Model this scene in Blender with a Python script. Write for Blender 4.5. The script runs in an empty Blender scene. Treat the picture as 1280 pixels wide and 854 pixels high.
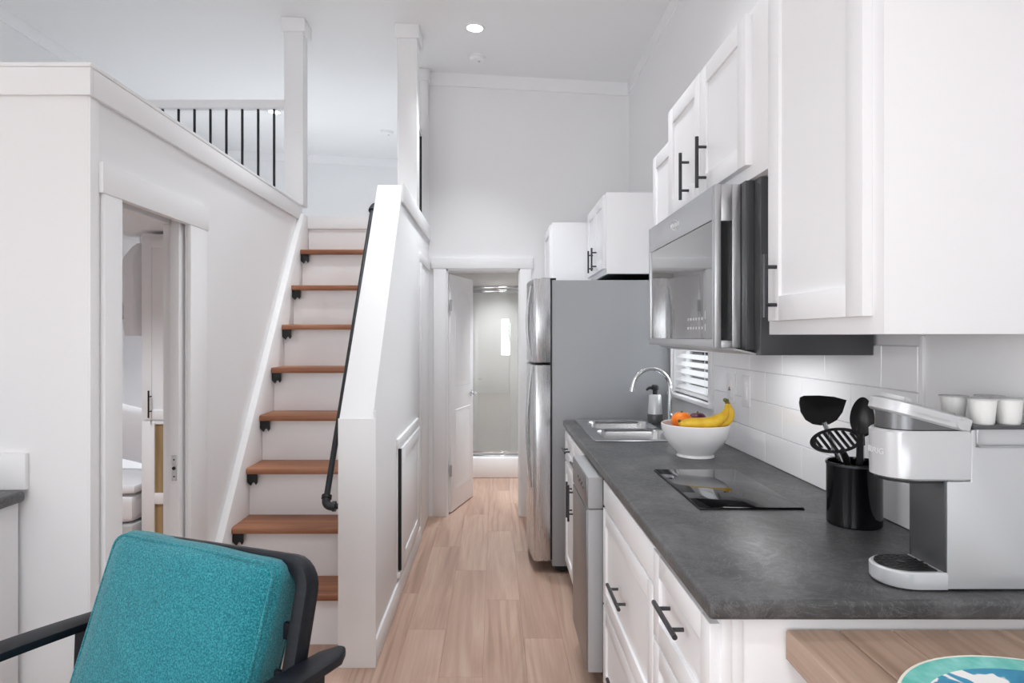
import bpy, bmesh, math, random
from mathutils import Vector, Matrix, Euler

scene = bpy.context.scene
C = scene.collection
PI = math.pi
random.seed(7)

# ------------------------------------------------------------------ camera, world, exposure
cam_d = bpy.data.cameras.new('camera')
cam_d.lens = 22.92
cam_d.sensor_width = 36.0
cam_d.shift_x = 0.0164
cam_d.shift_y = -0.0055
cam_d.clip_start = 0.05
cam = bpy.data.objects.new('camera', cam_d)
C.objects.link(cam)
cam.location = (0, 0, 1.4)
cam.rotation_euler = (PI / 2, 0, 0)
scene.camera = cam

world = bpy.data.worlds.new('daylight')
scene.world = world
world.use_nodes = True
bgn = world.node_tree.nodes['Background']
bgn.inputs[0].default_value = (0.93, 0.97, 1.0, 1)
bgn.inputs[1].default_value = 2.2

scene.view_settings.view_transform = 'Standard'
scene.view_settings.look = 'None'
scene.view_settings.gamma = 1.0
scene.view_settings.use_curve_mapping = False
scene.view_settings.exposure = 0.42
scene.cycles.diffuse_bounces = 8
scene.cycles.max_bounces = 14
scene.cycles.caustics_reflective = False
scene.cycles.caustics_refractive = False


def area_light(name, loc, rot, sx, sy, power, color=(1, 1, 1), shape='RECTANGLE'):
    l = bpy.data.lights.new(name, 'AREA')
    l.shape = shape
    l.size = sx
    l.size_y = sy
    l.energy = power
    l.color = color
    o = bpy.data.objects.new(name, l)
    C.objects.link(o)
    o.location = loc
    o.rotation_euler = rot
    return o


# daylight entering through the glazed doors and windows of the living end
area_light('daylight_patio', (-1.75, -3.25, 1.35), (PI / 2, 0, 0), 2.5, 2.2, 40, (0.94, 0.975, 1.0))
area_light('daylight_lite', (0.27, -3.25, 1.37), (PI / 2, 0, 0), 0.27, 0.92, 14, (0.94, 0.975, 1.0))
area_light('daylight_left', (-3.55, -0.6, 1.55), (PI / 2, 0, -PI / 2), 2.0, 1.2, 25, (0.94, 0.975, 1.0))
area_light('daylight_kitchen', (1.30, 3.48, 1.5), (PI / 2, 0, PI / 2), 0.7, 0.8, 9, (0.94, 0.975, 1.0))


area_light('added_fill_right', (1.29, -1.5, 1.45), (PI / 2, 0, PI / 2), 2.2, 1.5, 105, (0.94, 0.975, 1.0))  # fill light added out of view to brighten the half wall and hall


# ------------------------------------------------------------------ materials
def lin(h):
    h = h.lstrip('#')
    out = []
    for i in (0, 2, 4):
        c = int(h[i:i + 2], 16) / 255
        out.append(c / 12.92 if c <= 0.04045 else ((c + 0.055) / 1.055) ** 2.4)
    return (*out, 1)


def base_mat(name, col, rough=0.5, metal=0.0, spec=0.5, coat=0.0):
    m = bpy.data.materials.new(name)
    m.use_nodes = True
    p = m.node_tree.nodes['Principled BSDF']
    p.inputs['Base Color'].default_value = lin(col) if isinstance(col, str) else (*col[:3], 1)
    p.inputs['Roughness'].default_value = rough
    p.inputs['Metallic'].default_value = metal
    p.inputs['Specular IOR Level'].default_value = spec
    p.inputs['Coat Weight'].default_value = coat
    p.inputs['Coat Roughness'].default_value = 0.08
    return m, m.node_tree, p


def coords(nt, scale=(1, 1, 1), use_random=False, rot=(0, 0, 0)):
    tc = nt.nodes.new('ShaderNodeTexCoord')
    mp = nt.nodes.new('ShaderNodeMapping')
    mp.inputs['Scale'].default_value = scale
    mp.inputs['Rotation'].default_value = rot
    if use_random:
        oi = nt.nodes.new('ShaderNodeObjectInfo')
        mul = nt.nodes.new('ShaderNodeMath'); mul.operation = 'MULTIPLY'; mul.inputs[1].default_value = 37.0
        nt.links.new(oi.outputs['Random'], mul.inputs[0])
        cmb = nt.nodes.new('ShaderNodeCombineXYZ')
        for k in range(3):
            nt.links.new(mul.outputs[0], cmb.inputs[k])
        add = nt.nodes.new('ShaderNodeVectorMath'); add.operation = 'ADD'
        nt.links.new(tc.outputs['Object'], add.inputs[0])
        nt.links.new(cmb.outputs[0], add.inputs[1])
        nt.links.new(add.outputs[0], mp.inputs[0])
    else:
        nt.links.new(tc.outputs['Object'], mp.inputs[0])
    return mp


def noise(nt, vec, scale, detail=3, rough=0.5, dist=0.0):
    n = nt.nodes.new('ShaderNodeTexNoise')
    n.inputs['Scale'].default_value = scale
    n.inputs['Detail'].default_value = detail
    n.inputs['Roughness'].default_value = rough
    n.inputs['Distortion'].default_value = dist
    nt.links.new(vec.outputs[0], n.inputs['Vector'])
    return n


def ramp(nt, src, stops):
    r = nt.nodes.new('ShaderNodeValToRGB')
    e = r.color_ramp.elements
    while len(e) < len(stops):
        e.new(0.5)
    for i, (p, c) in enumerate(stops):
        e[i].position = p
        e[i].color = lin(c) if isinstance(c, str) else c
    nt.links.new(src, r.inputs[0])
    return r


def bump(nt, p, src, strength, dist=0.01):
    b = nt.nodes.new('ShaderNodeBump')
    b.inputs['Strength'].default_value = strength
    b.inputs['Distance'].default_value = dist
    nt.links.new(src, b.inputs['Height'])
    nt.links.new(b.outputs[0], p.inputs['Normal'])


def mix_col(nt, a, b, fac, mode='MULTIPLY'):
    n = nt.nodes.new('ShaderNodeMix')
    n.data_type = 'RGBA'
    n.blend_type = mode
    if isinstance(fac, (int, float)):
        n.inputs[0].default_value = fac
    else:
        nt.links.new(fac, n.inputs[0])
    nt.links.new(a, n.inputs[6])
    if isinstance(b, tuple):
        n.inputs[7].default_value = b
    else:
        nt.links.new(b, n.inputs[7])
    return n.outputs[2]


def paint(name, col, rough=0.5, bumpy=0.04, scale=60, spec=0.4):
    m, nt, p = base_mat(name, col, rough, 0, spec)
    v = coords(nt)
    n = noise(nt, v, scale, 4)
    bump(nt, p, n.outputs[0], bumpy, 0.004)
    return m


def metal(name, col, rough=0.3, stretch=(1, 1, 120), met=1.0):
    m, nt, p = base_mat(name, col, rough, met)
    v = coords(nt, stretch)
    n = noise(nt, v, 6, 4)
    r = ramp(nt, n.outputs[0], [(0.3, (rough * 0.93,) * 3 + (1,)), (0.75, (rough * 1.08,) * 3 + (1,))])
    nt.links.new(r.outputs[0], p.inputs['Roughness'])
    return m


def wood(name, dark, mid, light, along='Y', rough=0.45, ring=7.0, rnd=True, hue=0.12, figured=False):
    m, nt, p = base_mat(name, mid, rough, 0, 0.4)
    sc = {'X': (0.55, 6, 6), 'Y': (6, 0.55, 6), 'Z': (6, 6, 0.55)}[along]
    v = coords(nt, sc, rnd)
    n1 = noise(nt, v, 1.3, 5, 0.55, 1.2)
    w = nt.nodes.new('ShaderNodeTexWave')
    w.wave_type = 'BANDS'
    w.bands_direction = {'X': 'Y', 'Y': 'X', 'Z': 'X'}[along]
    w.inputs['Scale'].default_value = ring * 0.25
    w.inputs['Distortion'].default_value = 7.0
    w.inputs['Detail'].default_value = 3
    w.inputs['Detail Scale'].default_value = 0.9
    nt.links.new(v.outputs[0], w.inputs['Vector'])
    sc2 = tuple(s * 6 if s > 1 else s * 1.6 for s in sc)
    v2 = coords(nt, sc2, rnd)
    n2 = noise(nt, v2, 3.0, 4, 0.65)
    r1 = ramp(nt, n1.outputs[0], [(0.25, dark), (0.5, mid), (0.75, light)])
    r2 = ramp(nt, w.outputs[0], [(0.0, (0.72, 0.70, 0.68, 1)), (0.5, (1, 1, 1, 1)), (1, (1.0, 1.0, 1.0, 1))])
    r3 = ramp(nt, n2.outputs[0], [(0.3, (0.80, 0.78, 0.77, 1)), (0.62, (1, 1, 1, 1))])
    if figured:
        v3 = coords(nt, tuple(q * 0.5 for q in sc), rnd)
        n3 = noise(nt, v3, 1.6, 2, 0.5, 0.4)
        mk = ramp(nt, n3.outputs[0], [(0.50, (0.08,) * 3 + (1,)), (0.66, (0.85,) * 3 + (1,))])
        w.inputs['Distortion'].default_value = 11.0
        w.inputs['Scale'].default_value = 1.1
        w.inputs['Detail'].default_value = 2
        c = mix_col(nt, r1.outputs[0], r2.outputs[0], mk.outputs[0])
        c = mix_col(nt, c, r3.outputs[0], 0.45)
    else:
        c = mix_col(nt, r1.outputs[0], r2.outputs[0], 0.45)
        c = mix_col(nt, c, r3.outputs[0], 0.7)
    if rnd:
        oi = nt.nodes.new('ShaderNodeObjectInfo')
        rr = ramp(nt, oi.outputs['Random'], [(0, (1 - hue,) * 3 + (1,)), (1, (1, 1, 1, 1))])
        c = mix_col(nt, c, rr.outputs[0], 1.0)
    nt.links.new(c, p.inputs['Base Color'])
    bump(nt, p, n2.outputs[0], 0.12, 0.002)
    return m


M = {}
M['wall'] = paint('wall_paint', '#EDEDEE', 0.55, 0.03)
M['ceiling'] = paint('ceiling_paint', '#EEEEEE', 0.7, 0.03)
M['trim'] = paint('trim_paint', '#F0F0F1', 0.4, 0.02)
M['cab'] = paint('cabinet_paint', '#F1F1F3', 0.35, 0.015, 90)
M['floor'] = wood('floor_oak', '#AC8D7C', '#BE9F8D', '#CDB3A3', 'Y', 0.5, 7, True, 0.09, True)
M['subfloor'] = paint('subfloor', '#8A6E60', 0.8)
M['tread'] = wood('tread_wood', '#80503A', '#A87152', '#BF8C6C', 'X', 0.42, 8, True, 0.12)
M['table'] = wood('table_wood', '#9A7F6D', '#B69B88', '#C7AF9E', 'Y', 0.5, 6, True, 0.16)
M['closetwood'] = wood('closet_wood', '#8C7350', '#A58A63', '#B79C74', 'Z', 0.5, 5, False)
M['black'] = paint('black_metal', '#17181A', 0.45, 0.03, 120)
M['pipe'] = metal('black_pipe', '#3A3C3F', 0.45, (20, 20, 20), 0.7)
M['chrome'] = metal('chrome', '#D8D9DB', 0.10, (4, 4, 4))
M['steel'] = metal('brushed_steel', '#CFD0D2', 0.27, (60, 60, 1))
M['steel_h'] = metal('brushed_steel_dull', '#C9CACC', 0.38, (60, 1, 60))
M['sinksteel'] = metal('sink_steel', '#C6C7C9', 0.22, (40, 1, 1))
M['dwsteel'] = metal('dishwasher_steel', '#97989A', 0.34, (8, 8, 8))
M['fridge_side'] = paint('fridge_grey', '#97999C', 0.38, 0.08, 220, 0.5)
M['dw_side'] = paint('dishwasher_grey', '#B0B1B3', 0.5, 0.02, 120)
M['dark'] = paint('dark_plastic', '#1C1D1F', 0.5, 0.02, 120)
M['mw_side'] = paint('microwave_case', '#4A4B4D', 0.25, 0.02, 120, 0.6)
M['glossblack'], _, _ = base_mat('gloss_black', '#08080A', 0.06, 0, 0.6)
M['ceramic'], _, _ = base_mat('white_ceramic', '#F3F3F4', 0.16, 0, 0.5)
M['plasticwhite'] = paint('white_plastic', '#EDEDEE', 0.4, 0.0)
M['silverplastic'] = paint('silver_plastic', '#CDCED0', 0.3, 0.0)
M['silverplastic'].node_tree.nodes['Principled BSDF'].inputs['Metallic'].default_value = 0.3
M['tile'], _, _ = base_mat('glazed_tile', '#F2F2F4', 0.14, 0, 0.5)
M['grout'] = paint('grout', '#DADADC', 0.8, 0.05)
M['handle'] = metal('handle_dark_steel', '#4A4A4D', 0.32, (30, 30, 30), 0.8)
M['mwglass'], _, _p = base_mat('microwave_glass', '#5E5F61', 0.04, 0, 0.8, 1.0)
_p.inputs['Coat Roughness'].default_value = 0.015
M['chamber'] = metal('dark_steel', '#77787A', 0.3, (1, 1, 1), 0.9)
M['rubberblack'], _, _ = base_mat('nylon_black', '#0C0C0D', 0.35, 0, 0.5)
M['whitefabric'] = paint('white_linen', '#EDEDEF', 0.9, 0.4, 140)
M['greyfabric'] = paint('grey_linen', '#C3C4C6', 0.9, 0.4, 140)
M['surround'], _, _ = base_mat('shower_surround', '#DAD9D5', 0.3, 0, 0.5)
M['acrylic'], _, _ = base_mat('shower_acrylic', '#EFEFEF', 0.25, 0, 0.5)
M['red'], _, _ = base_mat('red_indicator', '#B01818', 0.4)
M['mark'], _, _ = base_mat('pale_print', '#C9CACC', 0.5)
M['paleplastic'], _, _ = base_mat('pale_cup_plastic', '#EEEEEC', 0.35)

# countertop laminate: dark grey stone with soft clouds and fine pale veins
m, nt, p = base_mat('counter_stone', '#4A4A4B', 0.36, 0, 0.5)
v = coords(nt)
n1 = noise(nt, v, 5.5, 6, 0.65, 0.6)
r1 = ramp(nt, n1.outputs[0], [(0.28, '#3A3A3B'), (0.5, '#4C4C4D'), (0.74, '#69696A')])
n2 = noise(nt, v, 60, 5, 0.7)
r2 = ramp(nt, n2.outputs[0], [(0.35, (0.78, 0.78, 0.78, 1)), (0.7, (1.12, 1.12, 1.12, 1))])
n3 = noise(nt, v, 9, 8, 0.75, 2.5)
r3 = ramp(nt, n3.outputs[0], [(0.485, (0, 0, 0, 1)), (0.5, (0.5, 0.5, 0.5, 1)), (0.515, (0, 0, 0, 1))])
c = mix_col(nt, r1.outputs[0], r2.outputs[0], 1.0)
c = mix_col(nt, c, lin('#8C8C8D'), r3.outputs[0], 'MIX')
nt.links.new(c, p.inputs['Base Color'])
rr = ramp(nt, n2.outputs[0], [(0.3, (0.28,) * 3 + (1,)), (0.7, (0.45,) * 3 + (1,))])
nt.links.new(rr.outputs[0], p.inputs['Roughness'])
M['counter'] = m

# teal tweed
m, nt, p = base_mat('teal_tweed', '#2A93A2', 0.95, 0, 0.2)
v = coords(nt)
n1 = noise(nt, v, 260, 3, 0.7)
n2 = noise(nt, v, 9, 3, 0.5)
r1 = ramp(nt, n1.outputs[0], [(0.3, '#115A66'), (0.5, '#24838F'), (0.72, '#50AEB6')])
r2 = ramp(nt, n2.outputs[0], [(0.3, (0.88, 0.9, 0.92, 1)), (0.7, (1, 1, 1, 1))])
c = mix_col(nt, r1.outputs[0], r2.outputs[0], 1.0)
nt.links.new(c, p.inputs['Base Color'])
bump(nt, p, n1.outputs[0], 0.6, 0.004)
p.inputs['Sheen Weight'].default_value = 0.3
M['teal'] = m

m, nt, p = base_mat('chair_black_wood', '#1B1E26', 0.45, 0, 0.3)
v = coords(nt, (8, 8, 40))
n1 = noise(nt, v, 3, 4)
r1 = ramp(nt, n1.outputs[0], [(0.3, '#0E1015'), (0.7, '#181C26')])
nt.links.new(r1.outputs[0], p.inputs['Base Color'])
M['chairwood'] = m


def fruit(name, c1, c2, scale, rough=0.45):
    m, nt, p = base_mat(name, c1, rough, 0, 0.5)
    v = coords(nt)
    n = noise(nt, v, scale, 4)
    r = ramp(nt, n.outputs[0], [(0.35, c1), (0.65, c2)])
    nt.links.new(r.outputs[0], p.inputs['Base Color'])
    n2 = noise(nt, v, 250, 2)
    bump(nt, p, n2.outputs[0], 0.15, 0.002)
    return m


M['banana'] = fruit('banana_peel', '#E0AE22', '#EFC63A', 25)
M['bananatip'] = fruit('banana_tip', '#4A4428', '#7E7A3A', 60)
M['orange'] = fruit('orange_peel', '#EE6F0C', '#F58A1C', 30)
M['plum'] = fruit('plum_skin', '#4A1830', '#6B2A48', 20, 0.3)
M['apple'] = fruit('apple_skin', '#A6231C', '#C9452A', 20, 0.3)

# thin clear glass: clear with a mirror-like sheen from both sides
def glass(name, tint=(1, 1, 1, 1), refl=0.08):
    m = bpy.data.materials.new(name)
    m.use_nodes = True
    nt = m.node_tree
    nt.nodes.clear()
    o = nt.nodes.new('ShaderNodeOutputMaterial')
    t = nt.nodes.new('ShaderNodeBsdfTransparent'); t.inputs[0].default_value = tint
    g = nt.nodes.new('ShaderNodeBsdfGlossy'); g.inputs['Roughness'].default_value = 0.01
    fr = nt.nodes.new('ShaderNodeFresnel'); fr.inputs[0].default_value = 1.5
    mx = nt.nodes.new('ShaderNodeMath'); mx.operation = 'MAXIMUM'; mx.inputs[1].default_value = refl
    nt.links.new(fr.outputs[0], mx.inputs[0])
    s = nt.nodes.new('ShaderNodeMixShader')
    nt.links.new(mx.outputs[0], s.inputs[0])
    nt.links.new(t.outputs[0], s.inputs[1]); nt.links.new(g.outputs[0], s.inputs[2])
    nt.links.new(s.outputs[0], o.inputs[0])
    return m


M['glass'] = glass('window_glass')
M['showerglass'] = glass('shower_glass', (0.97, 0.97, 0.97, 1), 0.10)


def emit(name, col, strength):
    m = bpy.data.materials.new(name)
    m.use_nodes = True
    p = m.node_tree.nodes['Principled BSDF']
    p.inputs['Base Color'].default_value = (1, 1, 1, 1)
    p.inputs['Emission Color'].default_value = col
    p.inputs['Emission Strength'].default_value = strength
    return m


M['fillglow'] = emit('added_fill_glow', (1, 1, 1, 1), 1.5)  # glow of the fill panel added under the microwave
M['lamp'] = emit('lamp_lens', (1, 0.98, 0.95, 1), 9.0)


# ------------------------------------------------------------------ mesh helpers
class MB:
    def __init__(self):
        self.bm = bmesh.new()

    def box(self, x0, x1, y0, y1, z0, z1, bev=0.0, seg=2):
        bm = self.bm
        g = bmesh.ops.create_cube(bm, size=1.0)
        vs = g['verts']
        for v_ in vs:
            v_.co = Vector(((x0 + x1) / 2 + v_.co.x * (x1 - x0), (y0 + y1) / 2 + v_.co.y * (y1 - y0), (z0 + z1) / 2 + v_.co.z * (z1 - z0)))
        if bev > 0:
            bev = min(bev, 0.45 * min(abs(x1 - x0), abs(y1 - y0), abs(z1 - z0)))
            es = list({e for v_ in vs for e in v_.link_edges})
            bmesh.ops.bevel(bm, geom=es, offset=bev, segments=seg, affect='EDGES', profile=0.5)
        return self

    def prism(self, poly, axis, a0, a1, bev=0.0):
        """poly: 2D points; axis 'X' -> poly in (y,z); 'Y' -> (x,z); 'Z' -> (x,y)."""
        bm = self.bm
        def mk(q, a):
            if axis == 'X': return (a, q[0], q[1])
            if axis == 'Y': return (q[0], a, q[1])
            return (q[0], q[1], a)
        lo = [bm.verts.new(mk(q, a0)) for q in poly]
        hi = [bm.verts.new(mk(q, a1)) for q in poly]
        n = len(poly)
        fs = [bm.faces.new(lo), bm.faces.new(hi)]
        for i in range(n):
            fs.append(bm.faces.new((lo[i], lo[(i + 1) % n], hi[(i + 1) % n], hi[i])))
        bmesh.ops.recalc_face_normals(bm, faces=fs)
        if bev > 0:
            es = list({e for v_ in lo + hi for e in v_.link_edges})
            bmesh.ops.bevel(bm, geom=es, offset=bev, segments=2, affect='EDGES', profile=0.5)
        return self

    def loft(self, loops, cap0=True, cap1=True, closed=True):
        bm = self.bm
        rows = [[bm.verts.new(q) for q in L] for L in loops]
        n = len(rows[0])
        fs = []
        for a, b in zip(rows[:-1], rows[1:]):
            for i in range(n if closed else n - 1):
                j = (i + 1) % n
                fs.append(bm.faces.new((a[i], a[j], b[j], b[i])))
        if cap0: fs.append(bm.faces.new(rows[0]))
        if cap1: fs.append(bm.faces.new(rows[-1]))
        bmesh.ops.recalc_face_normals(bm, faces=fs)
        return self

    def tube(self, path, r, seg=12, caps=True):
        pts = [Vector(q) for q in path]
        rs = r if isinstance(r, (list, tuple)) else [r] * len(pts)
        tans = []
        for i in range(len(pts)):
            a = pts[max(i - 1, 0)]; b = pts[min(i + 1, len(pts) - 1)]
            tans.append((b - a).normalized())
        up = Vector((0, 0, 1)) if abs(tans[0].z) < 0.9 else Vector((1, 0, 0))
        nrm = tans[0].cross(up).normalized()
        loops = []
        for i, q in enumerate(pts):
            if i:
                ax = tans[i - 1].cross(tans[i])
                if ax.length > 1e-7:
                    nrm = Matrix.Rotation(tans[i - 1].angle(tans[i]), 3, ax.normalized()) @ nrm
            bn = tans[i].cross(nrm).normalized()
            loops.append([q + (nrm * math.cos(t) + bn * math.sin(t)) * rs[i] for t in [2 * PI * k / seg for k in range(seg)]])
        return self.loft(loops, caps, caps)

    def lathe(self, prof, c, seg=40, axis='Z'):
        """prof: list of (r, h) from start to end; open profile, ends capped when r > 0."""
        bm = self.bm
        rows = []
        for r, h in prof:
            row = []
            if r < 1e-6:
                cnt = 1
            else:
                cnt = seg
            for k in range(cnt):
                t = 2 * PI * k / seg
                a, b = r * math.cos(t), r * math.sin(t)
                q = {'Z': (a, b, h), 'X': (h, a, b), 'Y': (a, h, b)}[axis]
                row.append(bm.verts.new((c[0] + q[0], c[1] + q[1], c[2] + q[2])))
            rows.append(row)
        fs = []
        for a, b in zip(rows[:-1], rows[1:]):
            if len(a) == 1 and len(b) == 1: continue
            for i in range(seg):
                j = (i + 1) % seg
                if len(a) == 1: fs.append(bm.faces.new((a[0], b[j], b[i])))
                elif len(b) == 1: fs.append(bm.faces.new((a[i], a[j], b[0])))
                else: fs.append(bm.faces.new((a[i], a[j], b[j], b[i])))
        if len(rows[0]) > 1: fs.append(bm.faces.new(rows[0]))
        if len(rows[-1]) > 1: fs.append(bm.faces.new(rows[-1]))
        bmesh.ops.recalc_face_normals(bm, faces=fs)
        return self

    def xform(self, mat):
        bmesh.ops.transform(self.bm, matrix=mat, verts=self.bm.verts)
        return self

    def mesh(self, name, ang=35):
        me = bpy.data.meshes.new(name)
        self.bm.to_mesh(me)
        self.bm.free()
        for poly in me.polygons: poly.use_smooth = True
        me.set_sharp_from_angle(angle=math.radians(ang))
        return me

    def build(self, name, mat, parent=None, world_space=True, ang=35):
        """Coordinates are world coordinates unless the parent is a rotated thing (world_space=False)."""
        if parent is not None and world_space:
            off = Vector((0, 0, 0)); q = parent
            while q is not None:
                off += q.location; q = q.parent
            self.xform(Matrix.Translation(-off))
        me = self.mesh(name, ang)
        me.materials.append(M[mat] if isinstance(mat, str) else mat)
        o = bpy.data.objects.new(name, me)
        C.objects.link(o)
        if parent is not None: o.parent = parent
        return o


def mb(): return MB()


def tag(o, label, cat, group=None):
    o['label'] = label; o['category'] = cat
    if group: o['group'] = group
    return o


def thing(name, label, cat, loc=(0, 0, 0), rz=0.0, group=None):
    o = bpy.data.objects.new(name, None)
    o.empty_display_size = 0.1
    C.objects.link(o)
    o.location = loc; o.rotation_euler = (0, 0, rz)
    return tag(o, label, cat, group)


def struct(o):
    o['kind'] = 'structure'
    return o


def inst(name, me, loc, parent=None, rz=0.0):
    o = bpy.data.objects.new(name, me)
    C.objects.link(o)
    o.location = loc; o.rotation_euler = (0, 0, rz)
    if parent is not None: o.parent = parent
    return o


def rrect(x0, x1, y0, y1, r, z, n=5):
    out = []
    for cx, cy, a in ((x1 - r, y1 - r, 0), (x0 + r, y1 - r, 90), (x0 + r, y0 + r, 180), (x1 - r, y0 + r, 270)):
        for k in range(n + 1):
            t = math.radians(a + 90 * k / n)
            out.append((cx + r * math.cos(t), cy + r * math.sin(t), z))
    return out


def ceil_z(x): return 3.417 - 0.055 * x


# ------------------------------------------------------------------ the room shell
XL, XR, YB, YE = -3.3, 1.04, -3.0, 7.69
floor = struct(mb().box(XL - .1, XR + .1, YB - .1, YE + .1, -0.08, -0.006).build('floor', 'subfloor'))
PW, PL = 0.182, 1.22
pm = mb().box(-PW / 2 + .0002, PW / 2 - .0002, -PL / 2 + .0002, PL / 2 - .0002, -0.006, 0.0, 0.0006, 1).mesh('plank')
pm.materials.append(M['floor'])
rows = int((XR - XL) / PW) + 1
for r_ in range(rows):
    x = XR - PW / 2 - r_ * PW
    if x - PW / 2 < XL - .09: continue
    y = -3.0 + (r_ * 0.437) % PL
    while y - PL / 2 < 6.5:
        inst('plank', pm, (x, y, 0), floor)
        y += PL

mb_ = mb()
poly = [(XL - .1, ceil_z(XL - .1)), (XR + .1, ceil_z(XR + .1)), (XR + .1, ceil_z(XR + .1) + .12), (XL - .1, ceil_z(XL - .1) + .12)]
struct(mb_.prism(poly, 'Y', YB - .1, YE + .1).build('ceiling', 'ceiling'))

ZT = 3.7
# right wall with the kitchen window
WY0, WY1, WZ0, WZ1 = 3.14, 3.80, 1.075, 1.92
w = mb()
w.box(XR, XR + .1, YB - .1, -2.6, 0, ZT - .3)
w.box(XR, XR + .1, -.4, WY0, 0, ZT - .3)
w.box(XR, XR + .1, -2.6, -.4, 0, .7)
w.box(XR, XR + .1, -2.6, -.4, 2.2, ZT - .3)
w.box(XR, XR + .1, WY1, YE + .1, 0, ZT - .3)
w.box(XR, XR + .1, WY0, WY1, 0, WZ0)
w.box(XR, XR + .1, WY0, WY1, WZ1, ZT - .3)
wall_right = struct(w.build('wall_right', 'wall'))
# left wall with a living-room window
w = mb()
w.box(XL - .1, XL, YB - .1, -1.6, 0, ZT)
w.box(XL - .1, XL, .4, YE + .1, 0, ZT)
w.box(XL - .1, XL, -1.6, .4, 0, .95)
w.box(XL - .1, XL, -1.6, .4, 2.15, ZT)
struct(w.build('wall_left', 'wall'))
# back wall with patio doors and a narrow lite
w = mb()
w.box(XL, -3.0, YB - .1, YB, 0, ZT)
w.box(-3.0, -.5, YB - .1, YB, 2.45, ZT)
w.box(-.5, .135, YB - .1, YB, 0, ZT - .1)
w.box(.135, .405, YB - .1, YB, 0, .91)
w.box(.135, .405, YB - .1, YB, 1.83, ZT - .2)
w.box(.405, XR, YB - .1, YB, 0, ZT - .2)
struct(w.build('wall_back', 'wall'))
# loft end wall
struct(mb().box(XL, XR, YE, YE + .1, 0, ZT - .2).build('wall_loft_end', 'wall'))
# hall end wall with the bathroom doorway
DX0, DX1, DZ = -.379, .193, 1.92
w = mb()
w.box(-.66, DX0, 5.061, 5.16, 0, ZT - .2)
w.box(DX1, XR, 5.06, 5.16, 0, ZT - .2)
w.box(DX0, DX1, 5.06, 5.16, DZ, ZT - .2)
struct(w.build('wall_end', 'wall'))
# bedroom walls under the loft
BY = 2.068
BX = -1.29
w = mb()
w.box(XL, BX, BY, BY + .11, 0, 2.2)
struct(w.build('wall_bedroom_front', 'wall'))
OY0, OY1, OZ = 2.227, 2.726, 1.865
w = mb()
w.box(BX - .098, BX, BY + .11, OY0, 0, 2.2)
w.box(BX - .098, BX - .060, OY1, 3.32, 0, 2.2)      # pocket: two skins with a slot between
w.box(BX - .006, BX, OY1, 3.32, 0, 2.2)
w.box(BX - .098, BX, 3.32, 5.9, 0, 2.2)
w.box(BX - .098, BX - .060, OY0, OY1, OZ, 2.2)
w.box(BX - .006, BX, OY0, OY1, OZ, 2.2)
w.box(BX - .060, BX - .006, OY0, 3.32, 2.0, 2.2)
struct(w.build('wall_bedroom_side', 'wall'))
struct(mb().box(XL, BX - .12, 5.8, 5.9, 0, 2.08).build('wall_bedroom_back', 'wall'))
# loft deck
w = mb()
w.box(XL, BX - .12, BY + .11, 4.368, 2.08, 2.2)
w.box(XL, BX - .12, 4.368, YE, 2.08, 2.2)
w.box(BX - .119, -.665, 4.372, YE, 2.05, 2.1995)
w.box(-.665, -.525, 5.17, YE, 2.09, 2.1995)
struct(w.build('floor_loft', 'wall'))
# stair half wall / hall wall
SX0, SX1 = -.659, -.517
hw = [(2.753, 0), (2.753, 1.05), (3.65, 2.245), (5.06, 2.245), (5.06, 0)]
struct(mb().prism(hw, 'X', SX0, SX1, 0.004).build('wall_stair', 'wall'))
# bathroom shell
w = mb()
w.box(-.62, -.52, 5.16, YE, 0, 2.02)
struct(w.build('wall_bath_left', 'wall'))
struct(mb().box(.62, .70, 5.16, YE, 0, 2.02).build('wall_bath_right', 'wall'))
struct(mb().box(-.52, .62, 5.16, YE, 2.021, 2.08).build('ceiling_bath', 'ceiling'))

# ------------------------------------------------------------------ trims, fascias, casings, baseboards
tn = [0]
def trim(m_, mat='trim'):
    tn[0] += 1
    return struct(m_.build('trim_%d' % tn[0], mat))

# fascia round the top of the bedroom box
w = mb()
w.box(XL, BX + .016, BY - .016, BY, 2.16, 2.248, .003)
trim(w)
trim(mb().box(BX + .0002, BX + .0158, BY + .0002, 4.30, 2.16, 2.248, .003))
trim(mb().box(XL, BX + .0175, BY - .0175, BY + .109, 2.2485, 2.262, .002))
trim(mb().box(XL, BX - .001, BY + .001, BY + .11, 2.2005, 2.248))
trim(mb().box(BX - .12, BX + .0175, BY + .11, 4.29, 2.2485, 2.262, .002))
trim(mb().box(BX - .12, BX - .001, BY + .111, 4.29, 2.2005, 2.248))
# fascia of the hall wall
trim(mb().box(SX1, SX1 + .014, 3.58, 5.06, 2.135, 2.245, .003))
# crown boards at the ceiling
def crown(x0, x1, y0, y1, h=.10, t=.014):
    poly = [(x0, ceil_z(x0) - h), (x1, ceil_z(x1) - h), (x1, ceil_z(x1)), (x0, ceil_z(x0))]
    trim(mb().prism(poly, 'Y', y0, y1))
crown(-.517, XR, 5.046, 5.06)
crown(XL, -.517, YE - .014, YE)
crown(XR - .014, XR, YB, 5.046, .085)
crown(XL, XL + .014, YB, YE - .014, .095)
# bathroom doorway casing
for x0, x1 in ((DX0 - .10, DX0), (DX1, DX1 + .085)):
    trim(mb().box(x0, x1, 5.042, 5.06, 0, DZ, .003))
trim(mb().box(DX0 - .115, DX1 + .10, 5.038, 5.06, DZ, DZ + .085, .003))
w = mb()
w.box(DX0, DX0 + .012, 5.06, 5.16, 0, DZ); w.box(DX1 - .012, DX1, 5.06, 5.16, 0, DZ); w.box(DX0, DX1, 5.06, 5.16, DZ - .012, DZ)
trim(w)
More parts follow.
